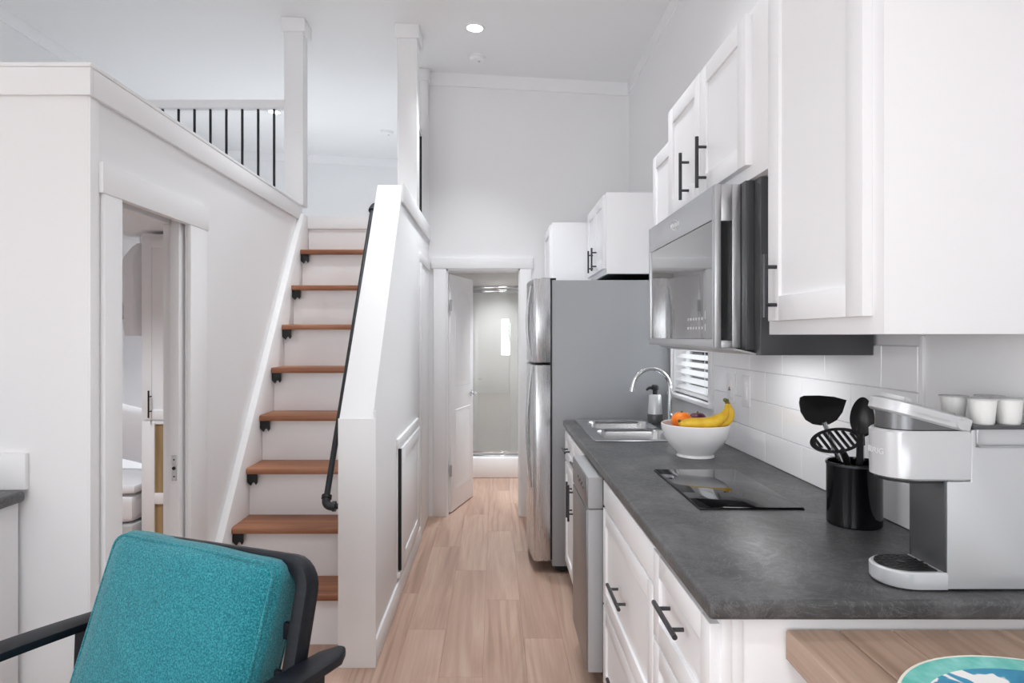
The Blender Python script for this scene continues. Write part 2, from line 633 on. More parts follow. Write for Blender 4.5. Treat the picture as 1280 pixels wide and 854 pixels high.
# pocket doorway casing
trim(mb().box(BX, BX + .018, OY0 - .10, OY0, 0, OZ, .003))
trim(mb().box(BX, BX + .018, OY1, OY1 + .155, 0, OZ, .003))
trim(mb().box(BX, BX + .020, OY0 - .115, OY1 + .17, OZ, OZ + .10, .003))
# corner bead of the bedroom wall
trim(mb().box(BX, BX + .006, BY, BY + .045, 0, 2.16, .001))
# hall side door casing
trim(mb().box(SX1, SX1 + .014, 4.43, 4.50, 0, 1.90, .003))
trim(mb().box(SX1, SX1 + .0145, 4.43, 5.04, 1.901, 1.97, .003))
dd = mb()
dd.box(SX1 + .0005, SX1 + .006, 4.502, 5.04, .01, 1.898, .002)
struct(dd.build('door_3', 'trim'))
# baseboards
struct(mb().box(SX1, SX1 + .012, 2.753, 4.43, 0, .105, .003).build('baseboard_hall', 'trim'))
struct(mb().box(XL, BX, BY - .012, BY, 0, .10, .003).build('baseboard_bedroom', 'trim'))
struct(mb().box(DX1 + .085, .38, 5.046, 5.06, 0, .10, .003).build('baseboard_end', 'trim'))
# half wall end board
trim(mb().box(SX0 - .003, SX1 + .0145, 2.745, 2.7525, 0, 1.052, .002))
trim(mb().box(SX1, SX1 + .006, 2.753, 2.80, .106, 1.08, .001))

# under-stair storage hatch in the hall wall
t = thing('storage_hatch', 'white framed storage hatch low in the hall wall beneath the stairs', 'hatch', (SX1, 3.85, .14))
w = mb()
HY0, HY1, HZ0, HZ1 = 3.42, 4.30, .125, .86
for a in ((HY0 - .02, HY1 + .01, HZ1 - .05, HZ1), (HY0, HY1, HZ0, HZ0 + .03), (HY1 - .03, HY1, HZ0 + .0305, HZ1 - .0505)):
    w.box(SX1, SX1 + .016, a[0], a[1], a[2], a[3], .003)
w.box(SX1, SX1 + .005, HY0, HY0 + .019, HZ0 + .0305, HZ1 - .0505, .001)
w.build('hatch_frame', 'trim', t)
w = mb()
w.box(SX1 + .001, SX1 + .0205, HY0 + .034, HY1 - .037, HZ0 + .037, HZ1 - .057, .002)
for a in ((HY0 + .151, HY1 - .151, HZ1 - .125, HZ1 - .055), (HY0 + .151, HY1 - .151, HZ0 + .035, HZ0 + .105), (HY0 + .032, HY0 + .15, HZ0 + .035, HZ1 - .055), (HY1 - .15, HY1 - .035, HZ0 + .035, HZ1 - .055)):
    w.box(SX1 + .019, SX1 + .027, a[0], a[1], a[2], a[3], .002)
w.build('hatch_door', 'cab', t)
mb().box(SX1, SX1 + .021, HY0 + .020, HY0 + .0315, HZ0 + .036, HZ1 - .057).build('gap_shade_strip', 'dark', t)  # dark strip colouring in the shade of the gap at the door edge

# ------------------------------------------------------------------ loft posts and railings
def post(label, x0, x1, y0, y1, z0):
    cx, cy = (x0 + x1) / 2, (y0 + y1) / 2
    t = thing('loft_post', label, 'post', (cx, cy, z0), group=None)
    zc = ceil_z(x1)
    w = mb()
    w.box(x0, x1, y0, y1, z0, zc - .05, .003)
    w.build('shaft', 'trim', t)
    poly = [(x0 - .02, zc - .088), (x1 + .02, zc - .088), (x1 + .02, ceil_z(x1 + .02) - .001), (x0 - .02, ceil_z(x0 - .02) - .001)]
    mb().prism(poly, 'Y', y0 - .02, y1 + .02, .002).build('capital', 'trim', t)
    w = mb()
    for sx in (x0, x1):
        w.box(sx - .004, sx + .004, y0 - .004, y0 + .012, z0 + .001, zc - .09, .001)
    w.build('corner_bead', 'trim', t)
post('white boxed loft post at the left side of the stair head, beside the baluster railing', -1.384, -1.268, 4.29, 4.41, 2.262)
post('white boxed loft post standing on the half wall at the stair head', -.640, -.519, 4.29, 4.47, 2.245)
post('slim white loft post where the hall wall meets the tall end wall', -.585, -.519, 5.0, 5.059, 2.245)

RZ0, RZ1 = 2.913, 2.967
bal = mb().box(-.007, .007, -.007, .007, 0, RZ0 - 2.2, .002, 1).mesh('baluster'); bal.materials.append(M['black'])
t = thing('loft_railing', 'loft railing with white top rail and thin black balusters beyond the bedroom wall', 'railing', (-1.9, 4.35, 2.2))
mb().box(-2.45, -1.389, 4.32, 4.38, RZ0, RZ1, .004).build('top_rail', 'trim', t)
for k in range(10):
    inst('baluster', bal, (-1.475 - .1062 * k + 1.9, 0, 0), t)
mb().box(-2.45, -2.38, 4.31, 4.39, 2.2, RZ0, .003).build('newel', 'trim', t)
t = thing('loft_railing', 'short loft railing with black balusters on top of the hall wall', 'railing', (-.588, 4.73, 2.245))
mb().box(-.618, -.558, 4.472, 4.994, RZ0, RZ1, .004).build('top_rail', 'trim', t)
bal2 = mb().box(-.007, .007, -.007, .007, 0, RZ0 - 2.245, .002, 1).mesh('baluster'); bal2.materials.append(M['black'])
for k in range(5):
    inst('baluster', bal2, (.024, -.21 + .1062 * k, 0), t)

# ------------------------------------------------------------------ staircase
t = thing('loft_staircase', 'steep white loft staircase with brown wooden treads beside the half wall', 'staircase', (-.955, 2.9, 0))
TX0, TX1 = -1.253, SX0
RISE, RUN, Y1 = 0.2445, 0.182, 2.912
# stringer on the bedroom wall side
def stringer(x0, x1):
    k = RISE / RUN
    def zl(y, off): return RISE + (y - Y1) * k + off
    y0 = 2.76
    pts = [(y0, 0), (y0 + .36, 0)]
    pts += [(4.368, zl(4.368, 0) - .42), (4.368, 2.2), (4.27, 2.2)]
    pts += [(y0, max(.02, zl(y0, .09)))]
    return mb().prism(pts, 'X', x0, x1, .002)
stringer(BX + .0005, TX0).build('stringer', 'trim', t)
trd = None
tprof = [(0, -.030), (.235, -.030), (.235, 0), (.012, 0), (.003, -.005), (0, -.014), (.003, -.026)]
tprof = [(0.004, -.030), (.235, -.030), (.235, 0), (.010, 0), (.003, -.004), (0, -.011), (0, -.022)]
trd = mb().prism(tprof, 'X', TX0 + .001 + .955, TX1 - .001 + .955).mesh('tread'); trd.materials.append(M['tread'])
rsr = mb().box(TX0 + .001 + .955, TX1 - .001 + .955, 0, .012, 0, RISE - .030).mesh('riser'); rsr.materials.append(M['trim'])
# toothed angle bracket under each tread end
bp = [(.012, 0), (.175, 0), (.175, -.016), (.162, -.030), (.148, -.036), (.138, -.026), (.122, -.022), (.106, -.030), (.094, -.046), (.084, -.050), (.076, -.038), (.062, -.026), (.050, -.034), (.042, -.048), (.030, -.050), (.018, -.030)]
br = mb().prism(bp, 'X', 0, .006)
br.box(0, .045, .012, .175, -.005, 0)
br.prism([(0, 0), (.052, 0), (.052, -.044), (.045, -.056), (.036, -.042), (.028, -.044), (.019, -.060), (.008, -.050), (0, -.040)], 'Y', .012, .018)
brm = br.mesh('bracket'); brm.materials.append(M['black'])
for i in range(8):
    y = Y1 + RUN * i; z = RISE * (i + 1)
    inst('tread', trd, (0, y - 2.9, z), t)
    inst('riser', rsr, (0, y + .046 - 2.9, z - RISE), t)
    inst('bracket', brm, (TX0 + .001 + .955, y - 2.9, z - .030), t)
    inst('bracket', brm, (TX1 - .001 + .955, y + .187 - 2.9, z - .030), t, PI)
w = mb()
w.box(TX0 + .001, TX1 - .001, 4.3705, 4.382, RISE * 8 + .0005, 2.1145)
w.build('top_riser', 'trim', t)
mb().box(TX0, TX1 - .001, 4.35, 4.37, 2.115, 2.2, .002).build('nosing_board', 'trim', t)

# pipe handrail
t = thing('pipe_handrail', 'black iron pipe handrail fixed to the half wall of the stairs', 'handrail', (-.72, 3.35, .67))
hx = -.738
p0, p1 = Vector((hx, 2.83, .66)), Vector((hx, 3.94, 2.19))
d = (p1 - p0).normalized()
mb().tube([p0 + d * .03, p1 - d * .03], .0135, 14).build('pipe', 'pipe', t)
def elbow(p, dirv):
    w = mb()
    path = [p + dirv * .045]
    for k in range(7):
        a = k / 6 * PI / 2
        path.append(p + dirv * (.028 * (1 - math.sin(a))) + Vector((1, 0, 0)) * (.028 * (1 - math.cos(a))))
    path.append(p + Vector((.040, 0, 0)))
    w.tube(path, .0185, 14)
    w.tube([p + dirv * .034, p + dirv * .05], .0225, 14)
    w.tube([p + Vector((.032, 0, 0)), p + Vector((.046, 0, 0))], .0225, 14)
    w.build('elbow', 'pipe', t)
    w = mb()
    w.tube([p + Vector((.04, 0, 0)), Vector((SX0 - .004, p.y, p.z))], .0125, 12)
    w.lathe([(.036, 0), (.036, -.005), (.020, -.007), (.018, -.016)], (SX0 - .0005, p.y, p.z), 20, 'X')
    w.build('wall_flange', 'pipe', t)
elbow(p0, d)
elbow(p1, -d)

# ------------------------------------------------------------------ doors
# pocket door (slid into the wall, leading edge in view)
t = struct(mb().box(BX - .058, BX - .019, 2.70, 3.30, .01, OZ + .10, .003).build('door_1', 'trim'))
w = mb()
w.box(BX - .050, BX - .028, 2.697, 2.701, .80, .905, .0015)
w.build('latch_plate', 'steel', t)
w = mb()
w.lathe([(.0, -.004), (.007, -.003), (.007, 0)], (BX - .039, 2.697, .852), 14, 'Y')
w.box(BX - .042, BX - .036, 2.6955, 2.698, .815, .820); w.box(BX - .042, BX - .036, 2.6955, 2.698, .885, .890)
w.build('latch', 'dark', t)

# bathroom door, swung into the bathroom
ang = math.radians(16)
dl = .562
t = bpy.data.objects.new('door_2', None); C.objects.link(t); struct(t)
t.location = (DX0 + .014, 5.135, .01); t.rotation_euler = (0, 0, PI / 2 - ang)
w = mb()
H = 1.875
w.box(0, dl, -.018, .018, 0, H, .002)
slab = w.build('door_slab', 'trim', t, False)
# two raised arched-top panels, on the side that faces the hall
def panel(z0, z1, arch):
    x0, x1 = .095, dl - .095
    loops = []
    base = [(x0, z0), (x1, z0), (x1, z1)]
    n = 8
    arc = [(x1 + (x0 - x1) * k / n, z1 + arch * math.sin(PI * k / n)) for k in range(1, n)]
    ring = base + arc + [(x0, z1)]
    cx, cz = (x0 + x1) / 2, (z0 + z1) / 2
    def sc(s, y): return [(cx + (a - cx) * s, y, cz + (b - cz) * s) for a, b in ring]
    for sgn in (-1, 1):
        mb().loft([sc(1.0, sgn * .0175), sc(.985, sgn * .022), sc(.93, sgn * .0165 + sgn * .003), sc(.86, sgn * .024)], False, True).build('raised_panel', 'trim', slab, False)
panel(.16, .80, .0)
panel(.98, H - .20, .09)
for zz in (.33, 1.63):
    w = mb()
    w.box(-.020, .0, -.020, -.012, zz - .045, zz + .045, .001)
    w.tube([(-.006, -.022, zz - .045), (-.006, -.022, zz + .045)], .006, 10)
    w.build('hinge', 'steel_h', t, False)
w = mb()
for s in (-1, 1):
    w.lathe([(.026, 0), (.026, s * .006), (.010, s * .010), (.010, s * .035)], (dl - .06, s * .018, .90), 18, 'Y')
    w.tube([(dl - .06, s * .05, .90), (dl - .115, s * .052, .90), (dl - .16, s * .05, .898)], [.010, .008, .006], 10)
    w.lathe([(.0, s * .03), (.012, s * .035), (.012, s * .052), (0, s * .058)], (dl - .06, s * .018, .90), 14, 'Y')
w.build('door_lever', 'chrome', t, False)

# ------------------------------------------------------------------ windows
def struct_empty(name, loc):
    o = bpy.data.objects.new(name, None); C.objects.link(o); o.location = loc
    return struct(o)

t = struct_empty('window_1', (XR, (WY0 + WY1) / 2, WZ0))
w = mb()
w.box(XR - .016, XR, WY0 - .055, WY0, WZ0 - .03, WZ1 + .06, .003)
w.box(XR - .016, XR, WY1, WY1 + .02, WZ0 - .03, WZ1 + .06, .003)
w.box(XR - .016, XR, WY0, WY1, WZ1, WZ1 + .06, .003)
w.build('casing', 'trim', t)
mb().box(XR - .035, XR + .07, WY0 - .06, WY1 + .02, WZ0 - .022, WZ0, .004).build('sill', 'trim', t)
w = mb()
for a in ((WY0, WY0 + .045, WZ0, WZ1), (WY1 - .045, WY1, WZ0, WZ1), (WY0, WY1, WZ0, WZ0 + .045), (WY0, WY1, WZ1 - .045, WZ1), (WY0, WY1, 1.48, 1.52)):
    w.box(XR + .06, XR + .095, a[0], a[1], a[2], a[3], .003)
w.build('sash', 'plasticwhite', t)
mb().box(XR + .076, XR + .080, WY0 + .04, WY1 - .04, WZ0 + .04, WZ1 - .04).build('pane', 'glass', t)
w = mb()
w.box(XR, XR + .1, WY0 - .001, WY0 + .006, WZ0, WZ1); w.box(XR, XR + .1, WY1 - .006, WY1 + .001, WZ0, WZ1)
w.build('jamb', 'trim', t)

t = thing('window_blind', 'white horizontal slat blind in the window above the sink', 'blind', (XR + .03, (WY0 + WY1) / 2, WZ0 + .03))
sl = mb()
prof = [(-.023, -.012), (-.008, -.001), (.008, .005), (.023, .008), (.023, .0105), (.008, .0075), (-.008, .0015), (-.023, -.0095)]
sl.prism(prof, 'Y', -(WY1 - WY0) / 2 + .012, (WY1 - WY0) / 2 - .012)
slm = sl.mesh('slat'); slm.materials.append(M['plasticwhite'])
z = WZ0 + .04
k = 0
while z < WZ1 - .06:
    inst('slat', slm, (0, 0, z - (WZ0 + .03)), t)
    z += .043; k += 1
mb().box(XR + .006, XR + .054, WY0 + .012, WY1 - .012, WZ0 + .003, WZ0 + .021, .003).build('bottom_rail', 'plasticwhite', t)
mb().box(XR + .004, XR + .056, WY0 + .010, WY1 - .010, WZ1 - .05, WZ1 - .001, .003).build('head_rail', 'plasticwhite', t)
for yy in (WY0 + .12, WY1 - .12):
    mb().tube([(XR + .008, yy, WZ0 + .02), (XR + .008, yy, WZ1 - .05)], .0012, 6).build('ladder_cord', 'plasticwhite', t)

# living-end glazing (behind the viewpoint)
t = struct_empty('window_2', (-1.75, YB, 0))
w = mb()
for x0, x1 in ((-3.0, -2.92), (-1.80, -1.70), (-.58, -.5)):
    w.box(x0, x1, YB - .08, YB - .01, 0, 2.45, .004)
for z0, z1 in ((0, .10), (2.35, 2.45)):
    w.box(-3.0, -.5, YB - .08, YB - .01, z0, z1, .004)
w.build('frame', 'trim', t)
for x0, x1 in ((-2.92, -1.80), (-1.70, -.58)):
    mb().box(x0, x1, YB - .048, YB - .042, .1, 2.35).build('pane', 'glass', t)
t = struct_empty('window_3', (.27, YB, .91))
w = mb()
for a in ((.135, .155, .91, 1.83), (.385, .405, .91, 1.83), (.135, .405, .91, .93), (.135, .405, 1.81, 1.83), (.135, .405, 1.22, 1.235), (.135, .405, 1.52, 1.535)):
    w.box(a[0], a[1], YB - .07, YB - .02, a[2], a[3], .002)
w.build('frame', 'trim', t)
mb().box(.155, .385, YB - .048, YB - .044, .93, 1.81).build('pane', 'glass', t)
t = struct_empty('window_4', (XL, -.6, .95))
w = mb()
for a in ((-1.6, -1.54, .95, 2.15), (.34, .4, .95, 2.15), (-1.6, .4, .95, 1.01), (-1.6, .4, 2.09, 2.15), (-.63, -.57, .95, 2.15)):
    w.box(XL - .08, XL - .01, a[0], a[1], a[2], a[3], .003)
w.build('frame', 'trim', t)
for y0, y1 in ((-1.54, -.63), (-.57, .34)):
    mb().box(XL - .048, XL - .044, y0, y1, 1.01, 2.09).build('pane', 'glass', t)

t = struct_empty('added_window_5', (XR, -1.5, .7))  # unseen window added as the opening for the right-hand fill
w = mb()
for a in ((-2.6, -2.54, .7, 2.2), (-.46, -.4, .7, 2.2), (-2.54, -.46, .7, .76), (-2.54, -.46, 2.14, 2.2), (-1.53, -1.47, .76, 2.14)):
    w.box(XR + .01, XR + .08, a[0], a[1], a[2], a[3], .003)
w.build('frame', 'trim', t)
for y0, y1 in ((-2.54, -1.53), (-1.47, -.46)):
    mb().box(XR + .044, XR + .048, y0, y1, .76, 2.14).build('pane', 'glass', t)

# ------------------------------------------------------------------ ceiling fixtures
def downlight(label, x, y, power, zc=None, r=.05, group=None, cone=125):
    flat = zc is not None
    z = zc if flat else ceil_z(x)
    t = thing('ceiling_downlight', label, 'light', (x, y, z), group=group)
    if not flat: t.rotation_euler = (0, math.atan(.055), 0)
    w = mb()
    w.lathe([(r * 1.0, -.002), (r * 1.06, -.006), (r * 1.28, -.006), (r * 1.34, -.001), (r * 1.34, 0)], (0, 0, 0), 36)
    w.build('trim_ring', 'plasticwhite', t, False)
    mb().lathe([(0, -.0045), (r * 1.02, -.0045), (r * 1.02, -.001), (0, -.001)], (0, 0, 0), 30).build('lens', 'lamp', t, False)
    if power:
        l = bpy.data.lights.new('downlight_beam', 'SPOT')
        l.energy = power; l.color = (.93, .97, 1.0)
        l.spot_size = math.radians(cone); l.spot_blend = 1.0; l.shadow_soft_size = .07
        a = bpy.data.objects.new('downlight_beam', l); C.objects.link(a)
        a.location = (0, 0, -.02); a.parent = t
    return t
downlight('lit recessed ceiling light above the hall, beside the round white detector', -.133, 4.28, 90, cone=92)
downlight('lit recessed ceiling light over the loft behind the baluster railing', -2.10, 6.2, 80)
downlight('lit recessed ceiling light in the low bathroom ceiling', .085, 6.12, 95, 2.02)
downlight('added unseen ceiling fill light inside the shower', .05, 6.95, 36, 2.02, cone=150)  # fill added behind the header to brighten the shower
downlight('added unseen ceiling fill light over the middle of the kitchen aisle', .28, 2.75, 66)  # extra aisle light, added out of view
downlight('added unseen ceiling fill light between the armchair and the kitchen counter', -.50, .25, 82)  # added overhead fill for the half wall front and chair
downlight('added unseen ceiling fill light above the steep staircase', -.95, 3.35, 42)  # added out of view to lift the treads and risers
downlight('added unseen ceiling fill light over the living end of the room', -.133, -.6, 35)  # added fill behind the viewpoint
downlight('added unseen ceiling fill light over the seating side of the room', -2.2, .3, 14)  # unseen fill added for evener light on the left
downlight('added unseen ceiling fill light in the bedroom under the loft', -2.2, 3.3, 75, 2.08)  # unseen lamp added to brighten the bedroom
downlight('added unseen ceiling fill light above the bed under the loft', -2.0, 5.2, 70, 2.08)  # second bedroom fill, added out of sight behind the wardrobe
downlight('added unseen ceiling fill light over the back of the loft', -.80, 6.2, 65)  # loft fill added where the post hides it

def detector(label, x, y, r):
    t = thing('smoke_detector', label, 'detector', (x, y, ceil_z(x)))
    t.rotation_euler = (0, math.atan(.055), 0)
    mb().lathe([(r, 0), (r, -.010), (r * .96, -.013), (0, -.013)], (0, 0, 0), 36).build('mount_ring', 'plasticwhite', t, False)
    mb().lathe([(r * .90, -.0135), (r * .88, -.026), (r * .72, -.034), (0, -.036)], (0, 0, 0), 36).build('housing', 'plasticwhite', t, False)
    mb().lathe([(r * .16, -.0355), (r * .14, -.039), (0, -.039)], (r * .3, 0, 0), 16).build('test_button', 'greyfabric', t, False)
detector('round white detector on the ceiling next to the hall light', -.133, 4.72, .062)
detector('round white detector on the loft ceiling between the two tall posts', -1.10, 6.62, .068)

# ------------------------------------------------------------------ bathroom shower
t = thing('shower_enclosure', 'shower with clear glass panel and chrome rails behind the open bathroom door', 'shower', (.05, 6.5, 0))
mb().box(-.52, .62, 6.42, 6.56, 0, .20, .012).build('curb', 'acrylic', t)
mb().box(-.52, .62, 6.56, 7.45, 0, .06, .004).build('tray', 'acrylic', t)
w = mb()
w.box(-.52, .62, 7.40, 7.45, .06, 2.0)
w.box(-.52, -.48, 6.56, 7.40, .06, 2.0)
w.box(.58, .62, 6.56, 7.40, .06, 2.0)
w.build('surround', 'surround', t)
mb().box(-.52, .62, 6.47, 6.53, 1.90, 2.02, .003).build('header', 'surround', t)
w = mb()
w.box(-.52, .62, 6.47, 6.485, 1.870, 1.895, .004); w.box(-.52, .62, 6.495, 6.53, 1.83, 1.862, .004)
w.build('top_rail', 'chrome', t)
w = mb()
w.box(-.52, .62, 6.47, 6.51, .20, .216, .003); w.box(-.52, .62, 6.475, 6.505, .235, .25, .003)
w.build('bottom_rail', 'chrome', t)
mb().box(-.50, .60, 6.492, 6.498, .216, 1.86).build('glass_panel', 'showerglass', t)
w = mb()
w.tube([(-.475, 7.0, 1.74), (-.40, 7.0, 1.75), (-.35, 7.0, 1.72)], .009, 10)
w.lathe([(.01, 0), (.035, -.025), (.035, -.03), (0, -.03)], (-.34, 7.0, 1.72), 20)
w.build('shower_head', 'chrome', t)

# ------------------------------------------------------------------ bedroom contents seen through the pocket doorway
t = thing('wardrobe', 'white wardrobe with black bar handle and tan wood lower panels beyond the pocket doorway', 'wardrobe', (-1.85, 4.45, 0))
w = mb()
w.box(-2.29, -1.42, 4.22, 4.72, 0.0, 2.06, .003)
w.build('body', 'cab', t)
def frame_door(parent, name, x0, x1, y, z0, z1, rail, mat='cab'):
    w = mb()
    w.box(x0, x0 + rail, y - .02, y, z0, z1, .002); w.box(x1 - rail, x1, y - .02, y, z0, z1, .002)
    w.box(x0 + rail, x1 - rail, y - .02, y, z0, z0 + rail, .002); w.box(x0 + rail, x1 - rail, y - .02, y, z1 - rail, z1, .002)
    w.box(x0 + rail, x1 - rail, y - .010, y, z0 + rail, z1 - rail)
    return w.build(name, mat, parent)
dd = frame_door(t, 'door', -2.275, -1.86, 4.22, .86, 2.03, .06)
w = mb()
w.tube([(-2.215, 4.165, .875), (-2.215, 4.165, 1.05)], .0055, 10)
for zz in (.915, 1.01): w.tube([(-2.215, 4.165, zz), (-2.215, 4.20, zz)], .004, 8)
w.build('handle', 'black', dd)
dd = frame_door(t, 'door', -1.85, -1.435, 4.22, .86, 2.03, .06)
w = mb()
w.box(-2.275, -2.197, 4.20, 4.22, .03, .85, .002); w.box(-1.50, -1.435, 4.20, 4.22, .03, .85, .002)
for z0, z1 in ((.83, .85), (.315, .385), (.03, .06)): w.box(-2.197, -1.50, 4.20, 4.22, z0, z1, .002)
w.build('lower_frame', 'cab', t)
mb().box(-2.197, -1.50, 4.212, 4.22, .385, .83).build('wood_panel', 'closetwood', t)
mb().box(-2.197, -1.50, 4.212, 4.22, .06, .315).build('wood_panel', 'closetwood', t)

def rounded_block(sx, sy, sz, r, n=10, bulge=(0, 0, 0)):
    """soft block centred on the origin"""
    w = mb()
    g = bmesh.ops.create_cube(w.bm, size=2.0)
    bmesh.ops.subdivide_edges(w.bm, edges=list(w.bm.edges), cuts=n, use_grid_fill=True)
    for v_ in w.bm.verts:
        q = v_.co.copy()
        pnt = Vector((q.x * sx, q.y * sy, q.z * sz))
        inn = Vector((max(-sx + r, min(sx - r, pnt.x)), max(-sy + r, min(sy - r, pnt.y)), max(-sz + r, min(sz - r, pnt.z))))
        dv = pnt - inn
        if dv.length > 1e-9: pnt = inn + dv.normalized() * min(r, dv.length if dv.length < r else r)
        fx, fy, fz = 1 - q.x * q.x, 1 - q.y * q.y, 1 - q.z * q.z
        pnt.x += q.x * bulge[0] * fy * fz; pnt.y += q.y * bulge[1] * fx * fz; pnt.z += q.z * bulge[2] * fx * fy
        v_.co = pnt
    return w

t = thing('bed', 'low bed with white bedding left of the wardrobe beyond the pocket doorway', 'bed', (-2.8, 4.9, 0))
mb().box(-3.27, -2.315, 4.16, 5.75, 0.0, .19, .01).build('bed_base', 'greyfabric', t)
w = rounded_block(.475, .79, .095, .05); w.xform(Matrix.Translation((-2.79, 4.955, .285))); w.build('mattress', 'whitefabric', t)
w = rounded_block(.48, .70, .035, .03, 12, (0, 0, .02)); w.xform(Matrix.Translation((-2.79, 4.88, .41))); w.build('duvet', 'whitefabric', t)
w = rounded_block(.28, .07, .20, .06, 10, (0, .05, 0)); w.xform(Matrix.Translation((-2.60, 4.55, .735)) @ Euler((.35, .25, 0)).to_matrix().to_4x4())
o = w.build('pillow', 'whitefabric'); tag(o, 'white pillow propped upright on the bed beyond the pocket doorway', 'pillow')
t = thing('closet_shelf', 'small white wall shelves above the bed beyond the pocket doorway', 'shelf', (-2.75, 5.7, 1.5))
for zz in (1.53, 1.67): mb().box(-3.25, -2.35, 5.55, 5.80, zz - .012, zz + .012, .002).build('board', 'cab', t)
w = rounded_block(.16, .09, .045, .03, 6); w.xform(Matrix.Translation((-3.02, 5.67, 1.588)))
tag(w.build('folded_towel', 'greyfabric'), 'folded grey towel on the small shelf above the bed', 'towel')
t = thing('hanging_garment', 'white garment hanging on a rail beyond the pocket doorway', 'garment', (-2.43, 4.32, 2.0))
loops = []
for zz, sx, sy in ((2.03, .02, .02), (2.0, .06, .05), (1.93, .10, .12), (1.86, .12, .14), (1.76, .09, .12), (1.6, .08, .13), (1.45, .085, .12), (1.40, .08, .12)):
    loops.append([(-2.42 + sx * math.cos(a) * (1 + .12 * math.sin(5 * a + zz * 9)), 4.45 + sy * math.sin(a) * (1 + .10 * math.sin(4 * a)), zz) for a in [2 * PI * k / 28 for k in range(28)]])
mb().loft(loops).build('cloth', 'whitefabric', t)
mb().tube([(-2.42, 4.45, 2.02), (-2.42, 4.45, 2.05), (-2.42, 4.44, 2.08)], .003, 8).build('hook', 'chrome', t)

# ------------------------------------------------------------------ kitchen: base cabinets
def shaker_x(x, y0, y1, z0, z1, rail=.055, t_=.02, rec=.008):
    """door facing -X whose back lies on plane x"""
    w = mb()
    w.box(x - t_, x, y0, y0 + rail, z0, z1, .0018); w.box(x - t_, x, y1 - rail, y1, z0, z1, .0018)
    w.box(x - t_, x, y0 + rail, y1 - rail, z0, z0 + rail, .0018); w.box(x - t_, x, y0 + rail, y1 - rail, z1 - rail, z1, .0018)
    w.box(x - t_ + rec, x, y0 + rail - .001, y1 - rail + .001, z0 + rail - .001, z1 - rail + .001)
    return w

def bar_handle(parent, x, p, q, stand=.028, r=.0058, mat='handle'):
    """bar at x - stand from p=(y,z) to q=(y,z), two posts back to x"""
    w = mb()
    xs = x - stand
    P, Q = Vector((xs, p[0], p[1])), Vector((xs, q[0], q[1]))
    w.tube([P, Q], r, 12)
    for f in (.2, .8):
        a = P.lerp(Q, f)
        w.tube([a, (x + .0005, a.y, a.z)], r * .8, 10)
    return w.build('handle', mat, parent)

FX = .42
def base_cab(label, y0, y1, fronts, name='base_cabinet'):
    t = thing(name, label, 'cabinet', (.73, (y0 + y1) / 2, 0))
    if 'sink' in label:
        w = mb()
        w.box(FX, XR - .001, y0, y1, .10, .735, .001)
        w.box(FX, FX + .018, y0, y1, .735, .878)
        w.box(FX + .018, XR - .001, y0, y0 + .018, .735, .878); w.box(FX + .018, XR - .001, y1 - .018, y1, .735, .878)
        w.build('carcass', 'cab', t)
    else:
        mb().box(FX, XR - .001, y0, y1, .10, .878, .001).build('carcass', 'cab', t)
    mb().box(FX + .06, XR - .001, y0 + .002, y1 - .002, 0, .10).build('toe_kick', 'dark', t)
    for kind, a, b, z0, z1, hp, hq in fronts:
        if kind == 'slab':
            o = mb().box(FX - .018, FX, a, b, z0, z1, .002).build('false_front', 'cab', t)
        else:
            o = shaker_x(FX, a, b, z0, z1, .055 if z1 - z0 > .16 else .03).build(kind, 'cab', t)
        if hp: bar_handle(o, FX - .02, hp, hq)
    return t

AY0, AY1, BY1 = 1.212, 1.655, 2.425
ta = base_cab('white drawer cabinet at the open end of the counter, next to the wooden table', AY0, AY1, [
    ('drawer', AY0 + .006, AY1 - .004, .645, .862, (1.35, .775), (1.53, .775)),
    ('drawer', AY0 + .006, AY1 - .004, .385, .637, (1.35, .52), (1.53, .52)),
    ('drawer', AY0 + .006, AY1 - .004, .115, .377, (1.35, .26), (1.53, .26))])
w = mb()
w.box(FX, FX + .018, AY0 - .004, AY0, .10, .878, .001)
w.box(FX + .018, FX + .04, AY0 - .002, AY0, .10, .878, .001)
w.build('end_stile', 'cab', ta)
base_cab('wide white drawer cabinet under the glass cooktop', AY1, BY1, [
    ('slab', AY1 + .004, BY1 - .004, .772, .866, None, None),
    ('drawer', AY1 + .004, BY1 - .004, .412, .764, (1.965, .574), (2.165, .574)),
    ('drawer', AY1 + .004, BY1 - .004, .115, .404, (1.965, .26), (2.165, .26))])
SY0, SY1 = 2.925, 3.735
sm = 3.355
base_cab('white sink cabinet between the dishwasher and the refrigerator', SY0, SY1, [
    ('drawer', SY0 + .004, sm - .003, .695, .862, (3.08, .775), (3.22, .775)),
    ('drawer', sm + .003, SY1 - .004, .695, .862, (3.48, .775), (3.62, .775)),
    ('door', SY0 + .004, sm - .003, .115, .685, (sm - .035, .455), (sm - .035, .64)),
    ('door', sm + .003, SY1 - .004, .115, .685, (sm + .04, .455), (sm + .04, .64))])

# dishwasher
t = thing('dishwasher', 'grey steel dishwasher standing proud of the white cabinets', 'dishwasher', (.7, 2.68, 0))
DY0, DY1 = 2.455, 2.905
mb().box(.425, XR - .002, DY0 + .012, DY1, .08, .862, .003).build('tub', 'dark', t)
w = mb()
w.box(.349, .407, DY0, DY1, .13, .745, .006)
w.build('door', 'dw_side', t)
w = mb(); w.box(.349, .407, DY0 - .001, DY1 + .001, .748, .868, .006); cp = w.build('control_panel', 'dw_side', t)
mb().box(.3455, .349, DY0 + .006, DY1 - .006, .138, .742, .001).build('front_skin', 'dwsteel', t)
mb().box(.3455, .349, DY0 + .006, DY1 - .006, .752, .862, .001).build('panel_skin', 'dwsteel', cp)
w = mb()
for k in range(6): w.box(.3445, .3456, DY0 + .10 + .03 * k, DY0 + .115 + .03 * k, .80 + .012 * (k % 2), .808 + .012 * (k % 2))
